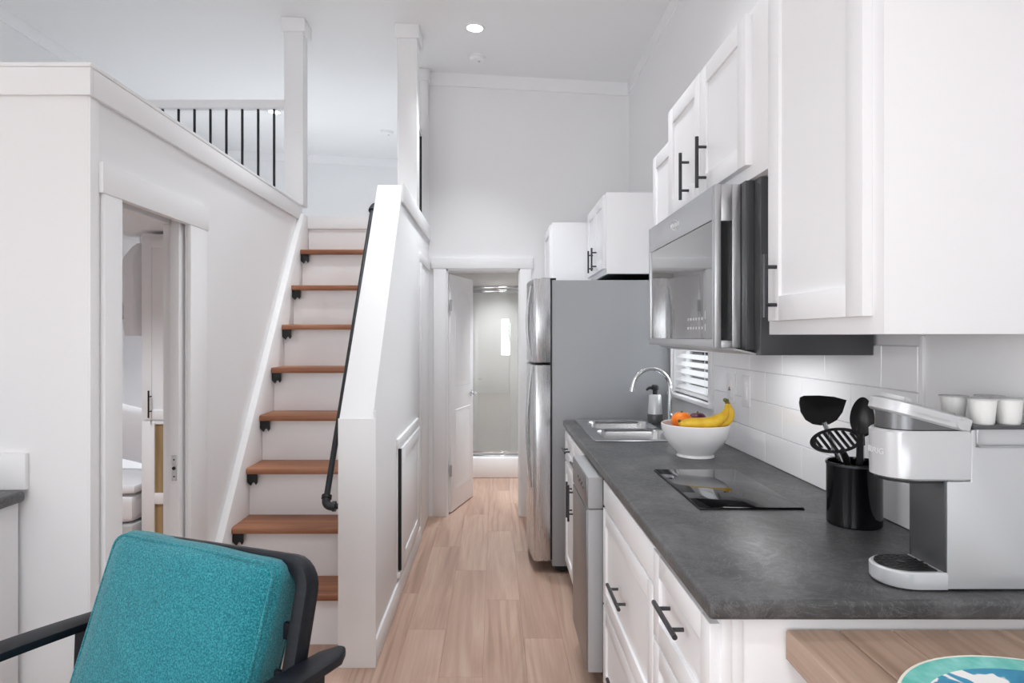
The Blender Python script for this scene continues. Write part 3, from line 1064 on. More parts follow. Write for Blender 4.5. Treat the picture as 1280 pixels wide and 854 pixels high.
w.build('buttons', 'dark', cp)['kind'] = 'stuff'
mb().box(.407, .425, DY0 + .012, DY1 - .01, .12, .855).build('gasket', 'dark', t)
mb().box(.44, .9, DY0 + .02, DY1 - .02, 0, .09).build('plinth', 'dark', t)

# countertop with sink cut-out
CX0, CX1, CY0, CY1, CZ0, CZ1 = .391, XR - .0005, 1.190, 3.752, .879, .915
HX0, HX1, HY0_, HY1_ = .475, .965, 3.0, 3.69
def slab_with_hole(ox0, ox1, oy0, oy1, hx0, hx1, hy0, hy1, z0, z1, bev):
    w = mb(); bm = w.bm
    def ring(x0, x1, y0, y1, z): return [bm.verts.new(q) for q in ((x0, y0, z), (x1, y0, z), (x1, y1, z), (x0, y1, z))]
    ot, ht = ring(ox0, ox1, oy0, oy1, z1), ring(hx0, hx1, hy0, hy1, z1)
    ob, hb = ring(ox0, ox1, oy0, oy1, z0), ring(hx0, hx1, hy0, hy1, z0)
    for i in range(4):
        j = (i + 1) % 4
        bm.faces.new((ot[i], ot[j], ht[j], ht[i])); bm.faces.new((ob[j], ob[i], hb[i], hb[j]))
        bm.faces.new((ot[j], ot[i], ob[i], ob[j])); bm.faces.new((ht[i], ht[j], hb[j], hb[i]))
    bm.normal_update()
    es = [bm.edges.get((ot[0], ot[1])), bm.edges.get((ot[3], ot[0])), bm.edges.get((ob[0], ob[1])), bm.edges.get((ob[3], ob[0])), bm.edges.get((ot[0], ob[0]))]
    bmesh.ops.recalc_face_normals(bm, faces=list(bm.faces))
    bmesh.ops.bevel(bm, geom=[e for e in es if e], offset=bev, segments=4, affect='EDGES', profile=.5)
    return w
ct = slab_with_hole(CX0, CX1, CY0, CY1, HX0, HX1, HY0_, HY1_, CZ0, CZ1, .009).build('kitchen_countertop', 'counter')
tag(ct, 'dark grey stone-look kitchen countertop on the white base cabinets', 'countertop')

# sink
t = thing('kitchen_sink', 'stainless double bowl sink let into the countertop', 'sink', (.72, 3.345, .915))
SXa, SXb, SYa, SYb = .458, .985, 2.985, 3.705
b1 = (.505, .855, 3.022, 3.335); b2 = (.505, .855, 3.375, 3.672)
w = mb()
zr0, zr1 = .9155, .9205
w.box(SXa, b1[0], SYa, SYb, zr0, zr1); w.box(b1[1], SXb, SYa, SYb, zr0, zr1)
w.box(b1[0], b1[1], SYa, b1[2], zr0, zr1); w.box(b1[0], b1[1], b1[3], b2[2], zr0, zr1); w.box(b1[0], b1[1], b2[3], SYb, zr0, zr1)
w.tube([(SXa, SYa, .918), (SXb, SYa, .918), (SXb, SYb, .918), (SXa, SYb, .918), (SXa, SYa, .918)], .0042, 8)
w.build('deck', 'sinksteel', t)
for b in (b1, b2):
    L = [rrect(*b, .0008, zr1), rrect(b[0] + .004, b[1] - .004, b[2] + .004, b[3] - .004, .055, zr1 - .001), rrect(b[0] + .010, b[1] - .010, b[2] + .010, b[3] - .010, .052, .905), rrect(b[0] + .016, b[1] - .016, b[2] + .016, b[3] - .016, .05, .77),
         rrect(b[0] + .03, b[1] - .03, b[2] + .03, b[3] - .03, .045, .752), rrect(b[0] + .10, b[1] - .10, b[2] + .10, b[3] - .10, .03, .748)]
    o = mb().loft(L, False, True).build('basin', 'sinksteel', t)
    mb().lathe([(.038, .7485), (.040, .7515), (.030, .7505), (0, .7495)], ((b[0] + b[1]) / 2, (b[2] + b[3]) / 2, 0), 20).build('drain', 'chrome', o)

# faucet
t = thing('kitchen_faucet', 'chrome gooseneck faucet arching over the sink', 'faucet', (.90, 3.36, .9205))
w = mb(); w.lathe([(.028, .9205), (.028, .930), (.018, .945), (.014, .97)], (.90, 3.36, 0), 24); w.build('base', 'chrome', t)
path = [(.90, 3.36, .94), (.90, 3.36, 1.0), (.90, 3.36, 1.07), (.90, 3.36, 1.135)]
for k in range(1, 15):
    a = PI * k / 14 * 0.93
    path.append((.805 + .095 * math.cos(a), 3.36, 1.135 + .095 * math.sin(a)))
path.append((path[-1][0] - .004, 3.36, path[-1][2] - .02))
mb().tube(path, .0105, 14).build('spout', 'chrome', t)
e = Vector(path[-1])
mb().tube([e, e + Vector((-.004, 0, -.022))], [.013, .0145], 14).build('aerator', 'chrome', t)
w = mb()
w.tube([(.905, 3.28, .921), (.905, 3.28, .955)], [.018, .014], 14)
w.tube([(.905, 3.28, .955), (.90, 3.28, .985), (.88, 3.28, 1.005)], [.012, .010, .007], 12)
w.build('lever', 'chrome', t)

# soap dispenser
t = thing('soap_dispenser', 'steel soap dispenser with black pump head beside the faucet', 'soap dispenser', (.883, 3.60, .9205))
sx, sy = .883, 3.60
mb().lathe([(0, .9208), (.040, .9208), (.0415, .925), (.0415, .966), (.039, .970)], (sx, sy, 0), 28).build('clear_base', 'mw_side', t)
mb().lathe([(.039, .970), (.0385, .978), (.033, 1.070), (.029, 1.076), (0, 1.077)], (sx, sy, 0), 28).build('body', 'silverplastic', t)
w = mb()
w.lathe([(.013, 1.075), (.013, 1.10), (.020, 1.104), (.020, 1.124), (.015, 1.13), (0, 1.131)], (sx, sy, 0), 20)
w.tube([(sx - .01, sy, 1.115), (sx - .035, sy, 1.112), (sx - .048, sy, 1.10)], [.010, .008, .006], 10)
w.build('pump_head', 'dark', t)

# cooktop
t = thing('glass_cooktop', 'black glass two-zone cooktop set flat on the countertop', 'cooktop', (.715, 2.07, .915))
mb().box(.570, .860, 1.815, 2.335, .9187, .922, .0012).build('glass_plate', 'glossblack', t)
w = mb()
w.box(.5685, .8615, 1.8135, 2.3365, .9151, .9185, .001)
w.build('metal_rim', 'rubberblack', t)

# ------------------------------------------------------------------ backsplash tiles and outlets
bs0, bs1 = 1.59, 3.075
bs = mb().box(XR - .004, XR - .0004, bs0, bs1, .9155, 1.377).build('backsplash', 'grout')
tag(bs, 'white glazed tile backsplash on the wall between counter and upper cabinets', 'backsplash')
TL, TH = .30, .113
cache = {}
for r_ in range(4):
    z0 = .9165 + r_ * (TH + .002)
    y = bs0 - (TL / 2 if r_ % 2 else 0)
    while y < bs1:
        a, b = max(y, bs0) + .001, min(y + TL, bs1) - .001
        if b - a > .02:
            key = round(b - a, 3)
            if key not in cache:
                me = mb().box(-.006, 0, -(b - a) / 2, (b - a) / 2, 0, TH, .0015, 1).mesh('tile'); me.materials.append(M['tile']); cache[key] = me
            inst('tile', cache[key], (XR - .0035, (a + b) / 2, z0), bs)
        y += TL
trim(mb().box(XR - .008, XR, 1.575, bs0, .915, 1.40, .001))

def wall_plate(name, label, cat, y0, y1, kind):
    t = thing(name, label, cat, (XR - .0095, (y0 + y1) / 2, 1.11))
    x = XR - .0098
    mb().box(x - .006, x, y0, y1, 1.11, 1.236, .002).build('cover_plate', 'plasticwhite', t)
    yc = (y0 + y1) / 2
    if kind == 'outlet':
        mb().box(x - .009, x - .005, yc - .018, yc + .018, 1.135, 1.21, .002).build('receptacle', 'plasticwhite', t)
        mb().box(x - .0105, x - .008, yc - .004, yc + .005, 1.170, 1.178).build('reset_button', 'red', t)
        mb().box(x - .0098, x - .008, yc - .012, yc + .012, 1.163, 1.168).build('test_button', 'dark', t)
    else:
        mb().box(x - .010, x - .005, yc - .017, yc + .017, 1.135, 1.21, .002).build('rocker', 'plasticwhite', t)
wall_plate('wall_outlet', 'white wall outlet with a red button on the tile backsplash', 'outlet', 2.80, 2.885, 'outlet')
wall_plate('light_switch', 'plain white rocker switch plate on the tile backsplash', 'switch', 2.625, 2.71, 'switch')

# ------------------------------------------------------------------ upper cabinets
UX = .71
def upper(label, x, y0, y1, z0, z1, doors, bottom=None):
    t = thing('upper_cabinet', label, 'cabinet', ((x + XR) / 2, (y0 + y1) / 2, z0))
    mb().box(x, XR - .001, y0, y1, z0, z1, .0015).build('carcass', 'cab', t)
    for a, b, za, zb, hy, h0, h1, hm in doors:
        o = shaker_x(x, a, b, za, zb, .06).build('door', 'cab', t)
        if hy is not None: bar_handle(o, x - .02, (hy, h0), (hy, h1), .030, .006, hm)
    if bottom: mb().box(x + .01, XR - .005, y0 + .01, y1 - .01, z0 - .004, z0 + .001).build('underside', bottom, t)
    return t
upper('tall white wall cabinet with one door and bar handle above the coffee maker', UX, 1.190, 1.690, 1.403, 2.30, [(1.2256, 1.650, 1.437, 2.285, 1.600, 1.445, 1.60, 'handle')])
upper('white double-door wall cabinet above the microwave', UX, 1.691, 2.640, 1.836, 2.305, [(1.80, 2.197, 1.872, 2.29, 2.134, 1.885, 2.052, 'handle'), (2.203, 2.60, 1.872, 2.29, 2.325, 1.885, 2.052, 'handle')])
upper('plain white wall cabinet between the microwave and the sink window', .76, 2.641, 3.07, 1.60, 2.245, [(2.66, 3.062, 1.62, 2.23, None, 0, 0, None)])
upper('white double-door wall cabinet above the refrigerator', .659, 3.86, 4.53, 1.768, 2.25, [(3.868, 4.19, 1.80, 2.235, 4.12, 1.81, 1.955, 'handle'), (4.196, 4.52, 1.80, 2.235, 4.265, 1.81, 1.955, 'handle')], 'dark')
t = thing('pantry_cabinet', 'tall white pantry cabinet between the refrigerator and the end wall', 'cabinet', (.71, 4.8, 0))
mb().box(.40, XR - .001, 4.545, 5.04, .0, 2.19, .002).build('carcass', 'cab', t)
o = shaker_x(.40, 4.555, 5.03, .12, 2.175, .06).build('door', 'cab', t)
bar_handle(o, .38, (4.60, .95), (4.60, 1.11))

# ------------------------------------------------------------------ text helper
def text_mesh(s, size, extrude=.0006):
    cu = bpy.data.curves.new('lettering', 'FONT')
    cu.body = s; cu.size = size; cu.extrude = extrude; cu.align_x = 'CENTER'; cu.align_y = 'CENTER'
    o = bpy.data.objects.new('lettering', cu)
    C.objects.link(o)
    dg = bpy.context.evaluated_depsgraph_get()
    me = bpy.data.meshes.new_from_object(o.evaluated_get(dg))
    bpy.data.objects.remove(o); bpy.data.curves.remove(cu)
    return me

# ------------------------------------------------------------------ microwave
t = thing('microwave', 'steel over-counter microwave with dark glass door under the wall cabinet', 'microwave', (.83, 2.2, 1.345))
MX0, MX1, MY0, MY1, MZ0, MZ1 = .62, .693, 1.84, 2.63, 1.366, 1.829
mb().box(.721, XR - .012, 1.772, MY1, 1.347, 1.834, .003).build('case', 'mw_side', t)
w = mb()
w.prism([(.66, 1.366), (.72, 1.352), (.72, 1.347), (.66, 1.360)], 'Y', 1.80, MY1)
w.build('bottom_lip', 'steel_h', t)
mb().box(.80, .90, 1.95, 2.35, 1.3455, 1.3475).build('added_fill_panel', 'fillglow', t)  # glowing panel added to brighten the backsplash and counter
a = area_light('added_fill_beam', Vector((.85, 2.15, 1.343)) - Vector(t.location), (0, 0, 0), .10, .40, 0.55, (.98, .99, 1.0)); a.parent = t  # fill light added with the panel
# door: steel frame with a window opening and a pocket handle cut in its near side
w = mb()
gy0, gy1, gz0, gz1 = 1.865, 2.605, 1.39, 1.732
w.box(MX0, MX1, MY0 + .022, gy0, MZ0, MZ1, .002); w.box(MX0, MX1, gy1, MY1, MZ0, MZ1, .002)
w.box(MX0, MX1, gy0, gy1, MZ0, gz0, .002); w.box(MX0, MX1, gy0, gy1, gz1, MZ1, .002)
hx0, hx1, hz0, hz1 = .638, .669, 1.387, 1.725
w.box(MX0, hx0, MY0, MY0 + .022, MZ0, MZ1, .002); w.box(hx1, MX1, MY0, MY0 + .022, MZ0, MZ1, .002)
w.box(hx0, hx1, MY0, MY0 + .022, MZ0, hz0, .001); w.box(hx0, hx1, MY0, MY0 + .022, hz1, MZ1, .001)
door = w.build('door', 'steel_h', t)
mb().box(hx0 - .002, hx1 + .002, MY0 + .018, MY0 + .024, hz0, hz1).build('handle_recess', 'rubberblack', door)
mb().box(MX0 + .004, MX1 - .01, gy0 + .001, gy1 - .001, gz0 + .001, gz1 - .001).build('door_glass', 'mwglass', door)
w = mb()
for r_ in range(2):
    for k in range(6):
        w.box(MX0 + .0032, MX0 + .0042, 1.96 + .028 * k, 1.972 + .028 * k, 1.42 + .028 * r_, 1.428 + .028 * r_)
w.box(MX0 + .0032, MX0 + .0042, 1.932, 1.938, 1.415, 1.435); w.box(MX0 + .0032, MX0 + .0042, 1.932, 1.938, 1.45, 1.475)
w.build('control_print', 'mark', door)['kind'] = 'stuff'
mb().box(.695, .72, MY0 - .03, MY1, 1.36, 1.832, .002).build('front_flange', 'mw_side', t)
me = text_mesh('Whirlpool', .026)
me.transform(Matrix(((0, 0, -1, MX0 - .0003), (-1, 0, 0, 2.25), (0, 1, 0, 1.782), (0, 0, 0, 1))))
me.transform(Matrix.Translation(-Vector(t.location)))
me.materials.append(M['plasticwhite'])
o = bpy.data.objects.new('logo', me); C.objects.link(o); o.parent = door
w = mb()
w.tube([(MX0 - .0006, 2.25 + .050 * math.cos(a), 1.782 + .017 * math.sin(a) + .008 * math.cos(a)) for a in [.4 + 5.2 * k / 30 for k in range(31)]], .0008, 6)
w.build('logo_swoosh', 'plasticwhite', door)

# ------------------------------------------------------------------ refrigerator
t = thing('refrigerator', 'grey steel top-freezer refrigerator at the end of the counter', 'refrigerator', (.65, 4.18, 0))
RY0, RY1 = 3.83, 4.53
mb().box(.335, XR - .01, RY0, RY1, .045, 1.728, .004).build('cabinet_body', 'fridge_side', t)
def fridge_door(name, z0, z1):
    n = 12
    pts = [(.325, RY0 + .002), (.245, RY0 + .002), (.232, RY0 + .006)]
    for k in range(n + 1):
        f = k / n
        pts.append((.226 - .022 * math.sin(PI * f), RY0 + .02 + (RY1 - RY0 - .04) * f))
    pts += [(.232, RY1 - .006), (.245, RY1 - .002), (.325, RY1 - .002)]
    o = mb().prism(pts, 'Z', z0, z1, .003).build(name, 'steel', t)
    return o
fz = fridge_door('freezer_door', 1.243, 1.738)
fd = fridge_door('fridge_door', .075, 1.228)
mb().box(.325, .335, RY0 + .012, RY1 - .012, .08, 1.73).build('door_gasket', 'rubberblack', t)
for par, z0, z1 in ((fz, 1.27, 1.70), (fd, .50, 1.20)):
    pts = []
    for k in range(13):
        f = k / 12
        pts.append((.214 - .022 * math.sin(PI * f), RY0 + .045, z0 + (z1 - z0) * f))
    mb().tube(pts, [.006 + .006 * math.sin(PI * k / 12) for k in range(13)], 10).build('handle', 'steel', par)
w = mb()
w.box(.27, .36, RY0 + .02, RY0 + .07, 1.729, 1.742, .004)
w.build('hinge_cover', 'dark', t)
w = mb()
w.box(.36, 1.0, RY0 + .02, RY1 - .02, .012, .05)
w.build('base_grille', 'dark', t)
w = mb()
for yy in (RY0 + .06, RY1 - .06):
    for xx in (.40, .95): w.lathe([(.02, .0), (.02, .014), (.012, .016), (.012, .046)], (xx, yy, 0), 14)
w.build('levelling_foot', 'dark', t)

# ------------------------------------------------------------------ fruit bowl and fruit
bx, by, bz = .806, 2.625, .9152
t = thing('fruit_bowl', 'white footed ceramic bowl full of fruit on the countertop', 'bowl', (bx, by, bz))
prof = [(0, .006), (.060, .006), (.070, .0), (.074, .002), (.072, .012), (.078, .022), (.105, .050), (.125, .082), (.1335, .118), (.1345, .131), (.1325, .1335), (.1300, .131), (.1290, .118), (.120, .084), (.100, .054), (.070, .028), (.030, .019), (0, .018)]
mb().lathe([(r, bz + h) for r, h in prof], (bx, by, 0), 56).build('bowl', 'ceramic', t)

def sphere_fruit(name, label, cat, c, r, mat, squash=.94):
    prof = []
    n = 16
    for k in range(n + 1):
        a = -PI / 2 + PI * k / n
        rr = r * math.cos(a)
        zz = r * squash * math.sin(a)
        if k > n - 3: zz -= r * .05 * (k - n + 3)
        prof.append((max(rr, 0) if 0 < k < n else 0, zz))
    t = thing(name, label, cat, (c[0], c[1], c[2] - r * squash))
    mb().lathe(prof, c, 28).build('flesh', mat, t)
    mb().lathe([(.004, r * squash - .008), (.005, r * squash - .002), (.003, r * squash + .002), (0, r * squash + .002)], c, 10).build('stem_end', 'bananatip', t)
sphere_fruit('orange', 'bright orange citrus fruit resting behind the bananas in the bowl', 'orange', (bx - .045, by + .035, bz + .138), .042, 'orange')
sphere_fruit('plum', 'dark purple round fruit beside the orange in the bowl', 'plum', (bx + .028, by + .062, bz + .136), .038, 'plum')
sphere_fruit('apple', 'red apple low at the side of the bowl under the bananas', 'apple', (bx - .070, by - .045, bz + .096), .036, 'apple')
sphere_fruit('apple', 'red apple low in the middle of the bowl behind the bananas', 'apple', (bx + .07, by + .005, bz + .096), .036, 'apple')

t = thing('banana_bunch', 'bunch of two yellow bananas lying across the fruit bowl', 'bananas', (bx, by - .05, bz + .12))
def banana(pts, rs):
    # smooth the path with Catmull-Rom
    P = [Vector(q) for q in pts]
    path, rad = [], []
    for i in range(len(P) - 1):
        a, b, c_, d_ = P[max(i - 1, 0)], P[i], P[i + 1], P[min(i + 2, len(P) - 1)]
        for k in range(6):
            s = k / 6
            path.append(.5 * ((2 * b) + (c_ - a) * s + (2 * a - 5 * b + 4 * c_ - d_) * s * s + (3 * b - a - 3 * c_ + d_) * s ** 3))
            rad.append(rs[i] + (rs[i + 1] - rs[i]) * s)
    path.append(P[-1]); rad.append(rs[-1])
    return mb().tube(path, rad, 8)
yb = by - .075
top = Vector((bx + .118, by - .035, bz + .218))
banana([(bx - .083, yb, bz + .150), (bx - .070, yb, bz + .141), (bx - .035, yb - .006, bz + .142), (bx + .02, yb - .004, bz + .142), (bx + .065, yb + .004, bz + .154), (bx + .095, yb + .018, bz + .172), (bx + .110, yb + .032, bz + .196), top], [.009, .017, .0235, .0250, .0235, .018, .0095, .007]).build('banana', 'banana', t, ang=60)
banana([(bx + .020, by - .058, bz + .134), (bx + .045, by - .058, bz + .132), (bx + .085, by - .050, bz + .138), (bx + .117, by - .042, bz + .154), (bx + .128, by - .036, bz + .180), (bx + .124, by - .035, bz + .203), top], [.008, .015, .020, .020, .016, .009, .007]).build('banana', 'banana', t, ang=60)
mb().tube([top + Vector((0, 0, -.004)), top + Vector((-.004, 0, .008)), top + Vector((-.016, -.004, .014))], [.009, .0095, .007], 8).build('stem', 'bananatip', t)
mb().tube([(bx - .090, yb, bz + .155), (bx - .083, yb, bz + .150)], [.004, .0075], 8).build('tip', 'bananatip', t)

# ------------------------------------------------------------------ utensil crock and utensils
ux, uy, uz = .926, 1.682, .9152
t = thing('utensil_crock', 'glossy black cylindrical utensil crock beside the coffee maker', 'crock', (ux, uy, uz))
mb().lathe([(0, uz), (.062, uz), (.065, uz + .004), (.065, uz + .150), (.0665, uz + .154), (.0665, uz + .160), (.0650, uz + .162), (.0615, uz + .160), (.0605, uz + .150), (.060, uz + .012), (0, uz + .010)], (ux, uy, 0), 48).build('pot', 'glossblack', t)
mb().lathe([(.0668, uz + .1535), (.0672, uz + .156), (.0668, uz + .1585), (.0655, uz + .156), (.0668, uz + .1535)], (ux, uy, 0), 48).build('rim_band', 'pipe', t)

def head_from_outline(outline, thick, mat_to_world, dish=0.0, holes=()):
    """flat head: outline in (u,v), dished; thin solid"""
    w = mb(); bm = w.bm
    cu = sum(q[0] for q in outline) / len(outline); cv = sum(q[1] for q in outline) / len(outline)
    rings = [1.0, .97, .75, .5, .25]
    def dz(s): return -dish * (1 - s * s)
    front = [[mat_to_world @ Vector((cu + (u - cu) * s, cv + (v_ - cv) * s, dz(s))) for u, v_ in outline] for s in rings]
    back = [[mat_to_world @ Vector((cu + (u - cu) * s, cv + (v_ - cv) * s, dz(s) - thick)) for u, v_ in outline] for s in reversed(rings)]
    w.loft(front[::-1] + back[::-1], True, True)
    return w

def frame(o, vdir, ndir):
    v_ = Vector(vdir).normalized(); n_ = Vector(ndir); n_ = (n_ - v_ * n_.dot(v_)).normalized()
    u_ = v_.cross(n_)
    return Matrix(((u_.x, v_.x, n_.x, o[0]), (u_.y, v_.y, n_.y, o[1]), (u_.z, v_.z, n_.z, o[2]), (0, 0, 0, 1)))

# solid wok turner: broad flat edge on top, rounded below
foot = Vector((ux + .035, uy + .02, uz + .02))
c0 = Vector((.868, 1.72, 1.166))
t = thing('turner', 'wide solid black turner with flat upper edge standing in the black crock', 'turner', foot)
out = [(-.062, .062), (-.030, .072), (.010, .077), (.050, .078), (.060, .074), (.063, .060), (.060, .036), (.048, .014), (.030, .002), (.010, -.002), (-.014, .000), (-.034, .010), (-.050, .030)]
head_from_outline([(-a, b) for a, b in out], .004, frame(c0, (-.04, 0, 1), (.0, -1, .25)), .010).build('head', 'rubberblack', t, ang=60)
mb().tube([c0 + Vector((0, 0, .006)), c0.lerp(foot, .25), c0.lerp(foot, .5)], [.006, .007, .007], 10).build('neck', 'steel', t)
mb().tube([c0.lerp(foot, .45), foot], [.009, .010], 10).build('handle', 'rubberblack', t)

# slotted turner: oval frame with slots, tilted
foot = Vector((ux + .01, uy - .02, uz + .02))
c0 = Vector((.858, 1.64, 1.137))
t = thing('slotted_turner', 'oval black slotted turner leaning over the rim of the black crock', 'turner', foot)
fr = frame(c0, (-.10, -.45, .80), (.1, -1, -.45))
fr = Matrix.Translation(c0) @ Euler((math.radians(62), math.radians(-8), 0)).to_matrix().to_4x4()
w = mb(); bm = w.bm
A, Bv = .066, .032
def oval(s, n=40): return [(A * s * math.cos(2 * PI * k / n) * (1.0), Bv * s * math.sin(2 * PI * k / n)) for k in range(n)]
o1, o2 = oval(1.0), oval(.80)
for zz0, zz1 in ((-.0022, .0022),):
    lo = [[fr @ Vector((a, b, z_)) for a, b in ring] for ring, z_ in ((o1, -.0022), (o1, .0022), (o2, .0022), (o2, -.0022), (o1, -.0022))]
    w.loft(lo, False, False)
# bars across the opening between the slots
for k in range(-3, 4):
    uu = k * .0155
    lim = Bv * .82 * math.sqrt(max(0, 1 - (uu / (A * .82)) ** 2))
    sl_ = .35
    q = [(uu - .0035 - sl_ * lim, lim), (uu + .0035 - sl_ * lim, lim), (uu + .0035 + sl_ * lim, -lim), (uu - .0035 + sl_ * lim, -lim)]
    lo = [[fr @ Vector((a, b, z_)) for a, b in q] for z_ in (-.002, .002)]
    w.loft(lo)
w.build('head', 'rubberblack', t, ang=50)
neck = fr @ Vector((.004, -Bv * .9, 0))
mb().tube([neck, Vector((.885, 1.645, 1.092)), Vector((.895, 1.65, 1.06)), foot], [.0075, .0085, .009, .009], 10).build('handle', 'rubberblack', t)

# solid spoon
def spoon(label, c0, foot, w_, h_, lean, nd, metal_part):
    t = thing('serving_spoon', label, 'spoon', foot)
    F = frame(c0, lean, nd)
    out = []
    for k in range(32):
        a = 2 * PI * k / 32
        r = 1 - .10 * math.sin(a)
        out.append((w_ * math.cos(a) * (1 - .12 * math.sin(a)), h_ * math.sin(a)))
    head_from_outline(out, .003, F, .012).build('bowl', 'rubberblack', t, ang=60)
    neck = F @ Vector((0, -h_ * .93, -.002))
    if metal_part:
        a = neck.lerp(foot, .12); b = neck.lerp(foot, .45)
        mb().tube([neck, a], [.0075, .008], 10).build('neck', 'rubberblack', t)
        mb().tube([a, b], .0065, 10).build('shaft', 'steel', t)
        mb().tube([b, foot], .008, 10).build('handle', 'rubberblack', t)
    else:
        mb().tube([neck, neck.lerp(foot, .3), foot], [.008, .0085, .009], 10).build('handle', 'rubberblack', t)
spoon('black solid serving spoon standing upright at the front of the crock', Vector((.922, 1.640, 1.198)), Vector((.925, 1.662, uz + .02)), .026, .048, (.08, 0, 1), (-.55, -1, .1), False)
spoon('black serving spoon with steel shaft standing behind the other spoon', Vector((.958, 1.700, 1.186)), Vector((.955, 1.695, uz + .02)), .028, .050, (.05, 0, 1), (-.35, -1, 0), True)

# ------------------------------------------------------------------ coffee maker (faces the aisle)
KY0, KY1 = 1.235, 1.345
KC = (KY0 + KY1) / 2; KR = (KY1 - KY0) / 2
kz = .9155
t = thing('coffee_maker', 'white and silver pod coffee maker with raised lid at the end of the counter', 'coffee maker', (.87, KC, kz))
def capsule(x0, x1, z, ins=0.0, n=14):
    """plan outline: round front at x0, square back at x1"""
    r = KR - ins
    out = []
    for k in range(n + 1):
        a = PI / 2 + PI * k / n
        out.append((x0 + ins + r + r * math.cos(a), KC + r * math.sin(a), z))
    out += [(x1 - ins, KC - r, z), (x1 - ins, KC + r, z)]
    return out
KX0 = .747
# drip tray
mb().loft([capsule(KX0 + .004, .858, kz + .003), capsule(KX0, .858, kz + .008), capsule(KX0, .858, kz + .032), capsule(KX0 + .002, .858, kz + .035, .002)]).build('drip_tray', 'silverplastic', t)
grate = mb().loft([capsule(KX0, .852, kz + .0345, .008), capsule(KX0, .852, kz + .0375, .009)]).build('drip_grate', 'dark', t)
w = mb()
for ring, cnt in ((.018, 8), (.030, 12), (.042, 16)):
    for k in range(cnt):
        a = 2 * PI * k / cnt
        w.box(KX0 + KR + ring * math.cos(a) - .003, KX0 + KR + ring * math.cos(a) + .003, KC + ring * math.sin(a) - .0025, KC + ring * math.sin(a) + .0025, kz + .037, kz + .0385)
w.lathe([(.008, kz + .037), (.008, kz + .039), (0, kz + .039)], (KX0 + KR, KC, 0), 14)
w.build('grate_holes', 'rubberblack', grate)['kind'] = 'stuff'
mb().box(.79, 1.028, KY0 + .014, KY1 - .014, kz - .0004, kz + .005).build('foot_pad', 'dark', t)
# column and rear body
mb().box(.853, .860, KY0 + .002, KY1 - .002, kz + .034, 1.124, .001).build('front_panel', 'mw_side', t)
w = mb()
w.prism([(.857, kz + .004), (1.030, kz + .004), (1.030, 1.189), (.911, 1.189), (.911, 1.2215), (.902, 1.2215), (.902, 1.123), (.857, 1.123)], 'Y', KY0, KY1, .002)
w.build('rear_body', 'silverplastic', t)
# brew head
w = mb()
w.loft([capsule(KX0 + .006, .9015, 1.124, .004), capsule(KX0 + .001, .9015, 1.128), capsule(KX0, .9015, 1.215), capsule(KX0 + .002, .9015, 1.219, .002)])
hd = w.build('brew_head', 'silverplastic', t)
mb().loft([capsule(KX0 + .004, .895, 1.119, .006), capsule(KX0 + .004, .895, 1.126, .006)]).build('head_underside', 'dark', hd)
me = text_mesh('KEURIG', .016, .0004)
for v_ in me.vertices:
    a = v_.co.x / KR
    zz = v_.co.y
    nrm = KR + .0003 + v_.co.z
    v_.co = Vector((KX0 + KR - nrm * math.cos(a), KC - nrm * math.sin(a), 1.175 + zz)) - Vector(t.location)
me.materials.append(M['plasticwhite'])
o = bpy.data.objects.new('lettering', me); C.objects.link(o); o.parent = hd
mb().loft([capsule(KX0 + .006, .882, 1.218, .006), capsule(KX0 + .006, .882, 1.252, .006), capsule(KX0 + .012, .882, 1.2535, .012)]).build('pod_chamber', 'chamber', t)
mb().loft([capsule(KX0 + .006, .884, 1.2175, .004), capsule(KX0 + .006, .884, 1.2205, .004)]).build('seam_ring', 'rubberblack', t)
# raised lid, hinged at the back
w = mb()
w.loft([capsule(KX0 - .002, .900, 0, .004), capsule(KX0 - .004, .902, .004), capsule(KX0 - .004, .902, .024), capsule(KX0 - .002, .900, .028, .006)])
rot = Matrix.Translation((.884, 0, 1.232)) @ Matrix.Rotation(math.radians(15), 4, 'Y') @ Matrix.Translation((-.884, 0, -.012))
w.xform(rot)
lid = w.build('lid', 'silverplastic', t)
w = mb(); w.loft([capsule(KX0 - .010, .80, .018, .018), capsule(KX0 - .010, .80, .036, .020)]); w.xform(rot); w.build('lid_handle', 'silverplastic', lid)
w = mb(); w.lathe([(.008, .028), (.007, .037), (0, .038)], (.795, KC, 0), 16); w.xform(rot); w.build('lid_button', 'dark', lid)
w = mb(); w.loft([capsule(KX0 - .003, .86, .010, -.0008), capsule(KX0 - .003, .86, .013, -.0008)]); w.xform(rot); w.build('lid_band', 'steel_h', lid)
mb().lathe([(.0, -.002), (.0095, -.002), (.0105, 0), (.0105, .002)], (.884, KY0 - .001, 1.232), 22, 'Y').build('hinge_cap', 'silverplastic', t)
# reservoir with dark lid and recessed grip
w = mb()
w.box(.9115, 1.030, KY0 + .008, KY1 - .001, 1.1895, 1.2218)
w.build('reservoir', 'silverplastic', t)
mb().box(.905, 1.032, KY0 - .001, KY1, 1.2222, 1.230, .002).build('reservoir_lid', 'mw_side', t)
w = mb()
w.tube([(.913, KY0 - .0005, 1.222), (.913, KY0 - .0005, 1.196), (.918, KY0 - .0005, 1.190), (1.028, KY0 - .0005, 1.190)], .002, 8)
w.build('grip_edge', 'steel_h', t)

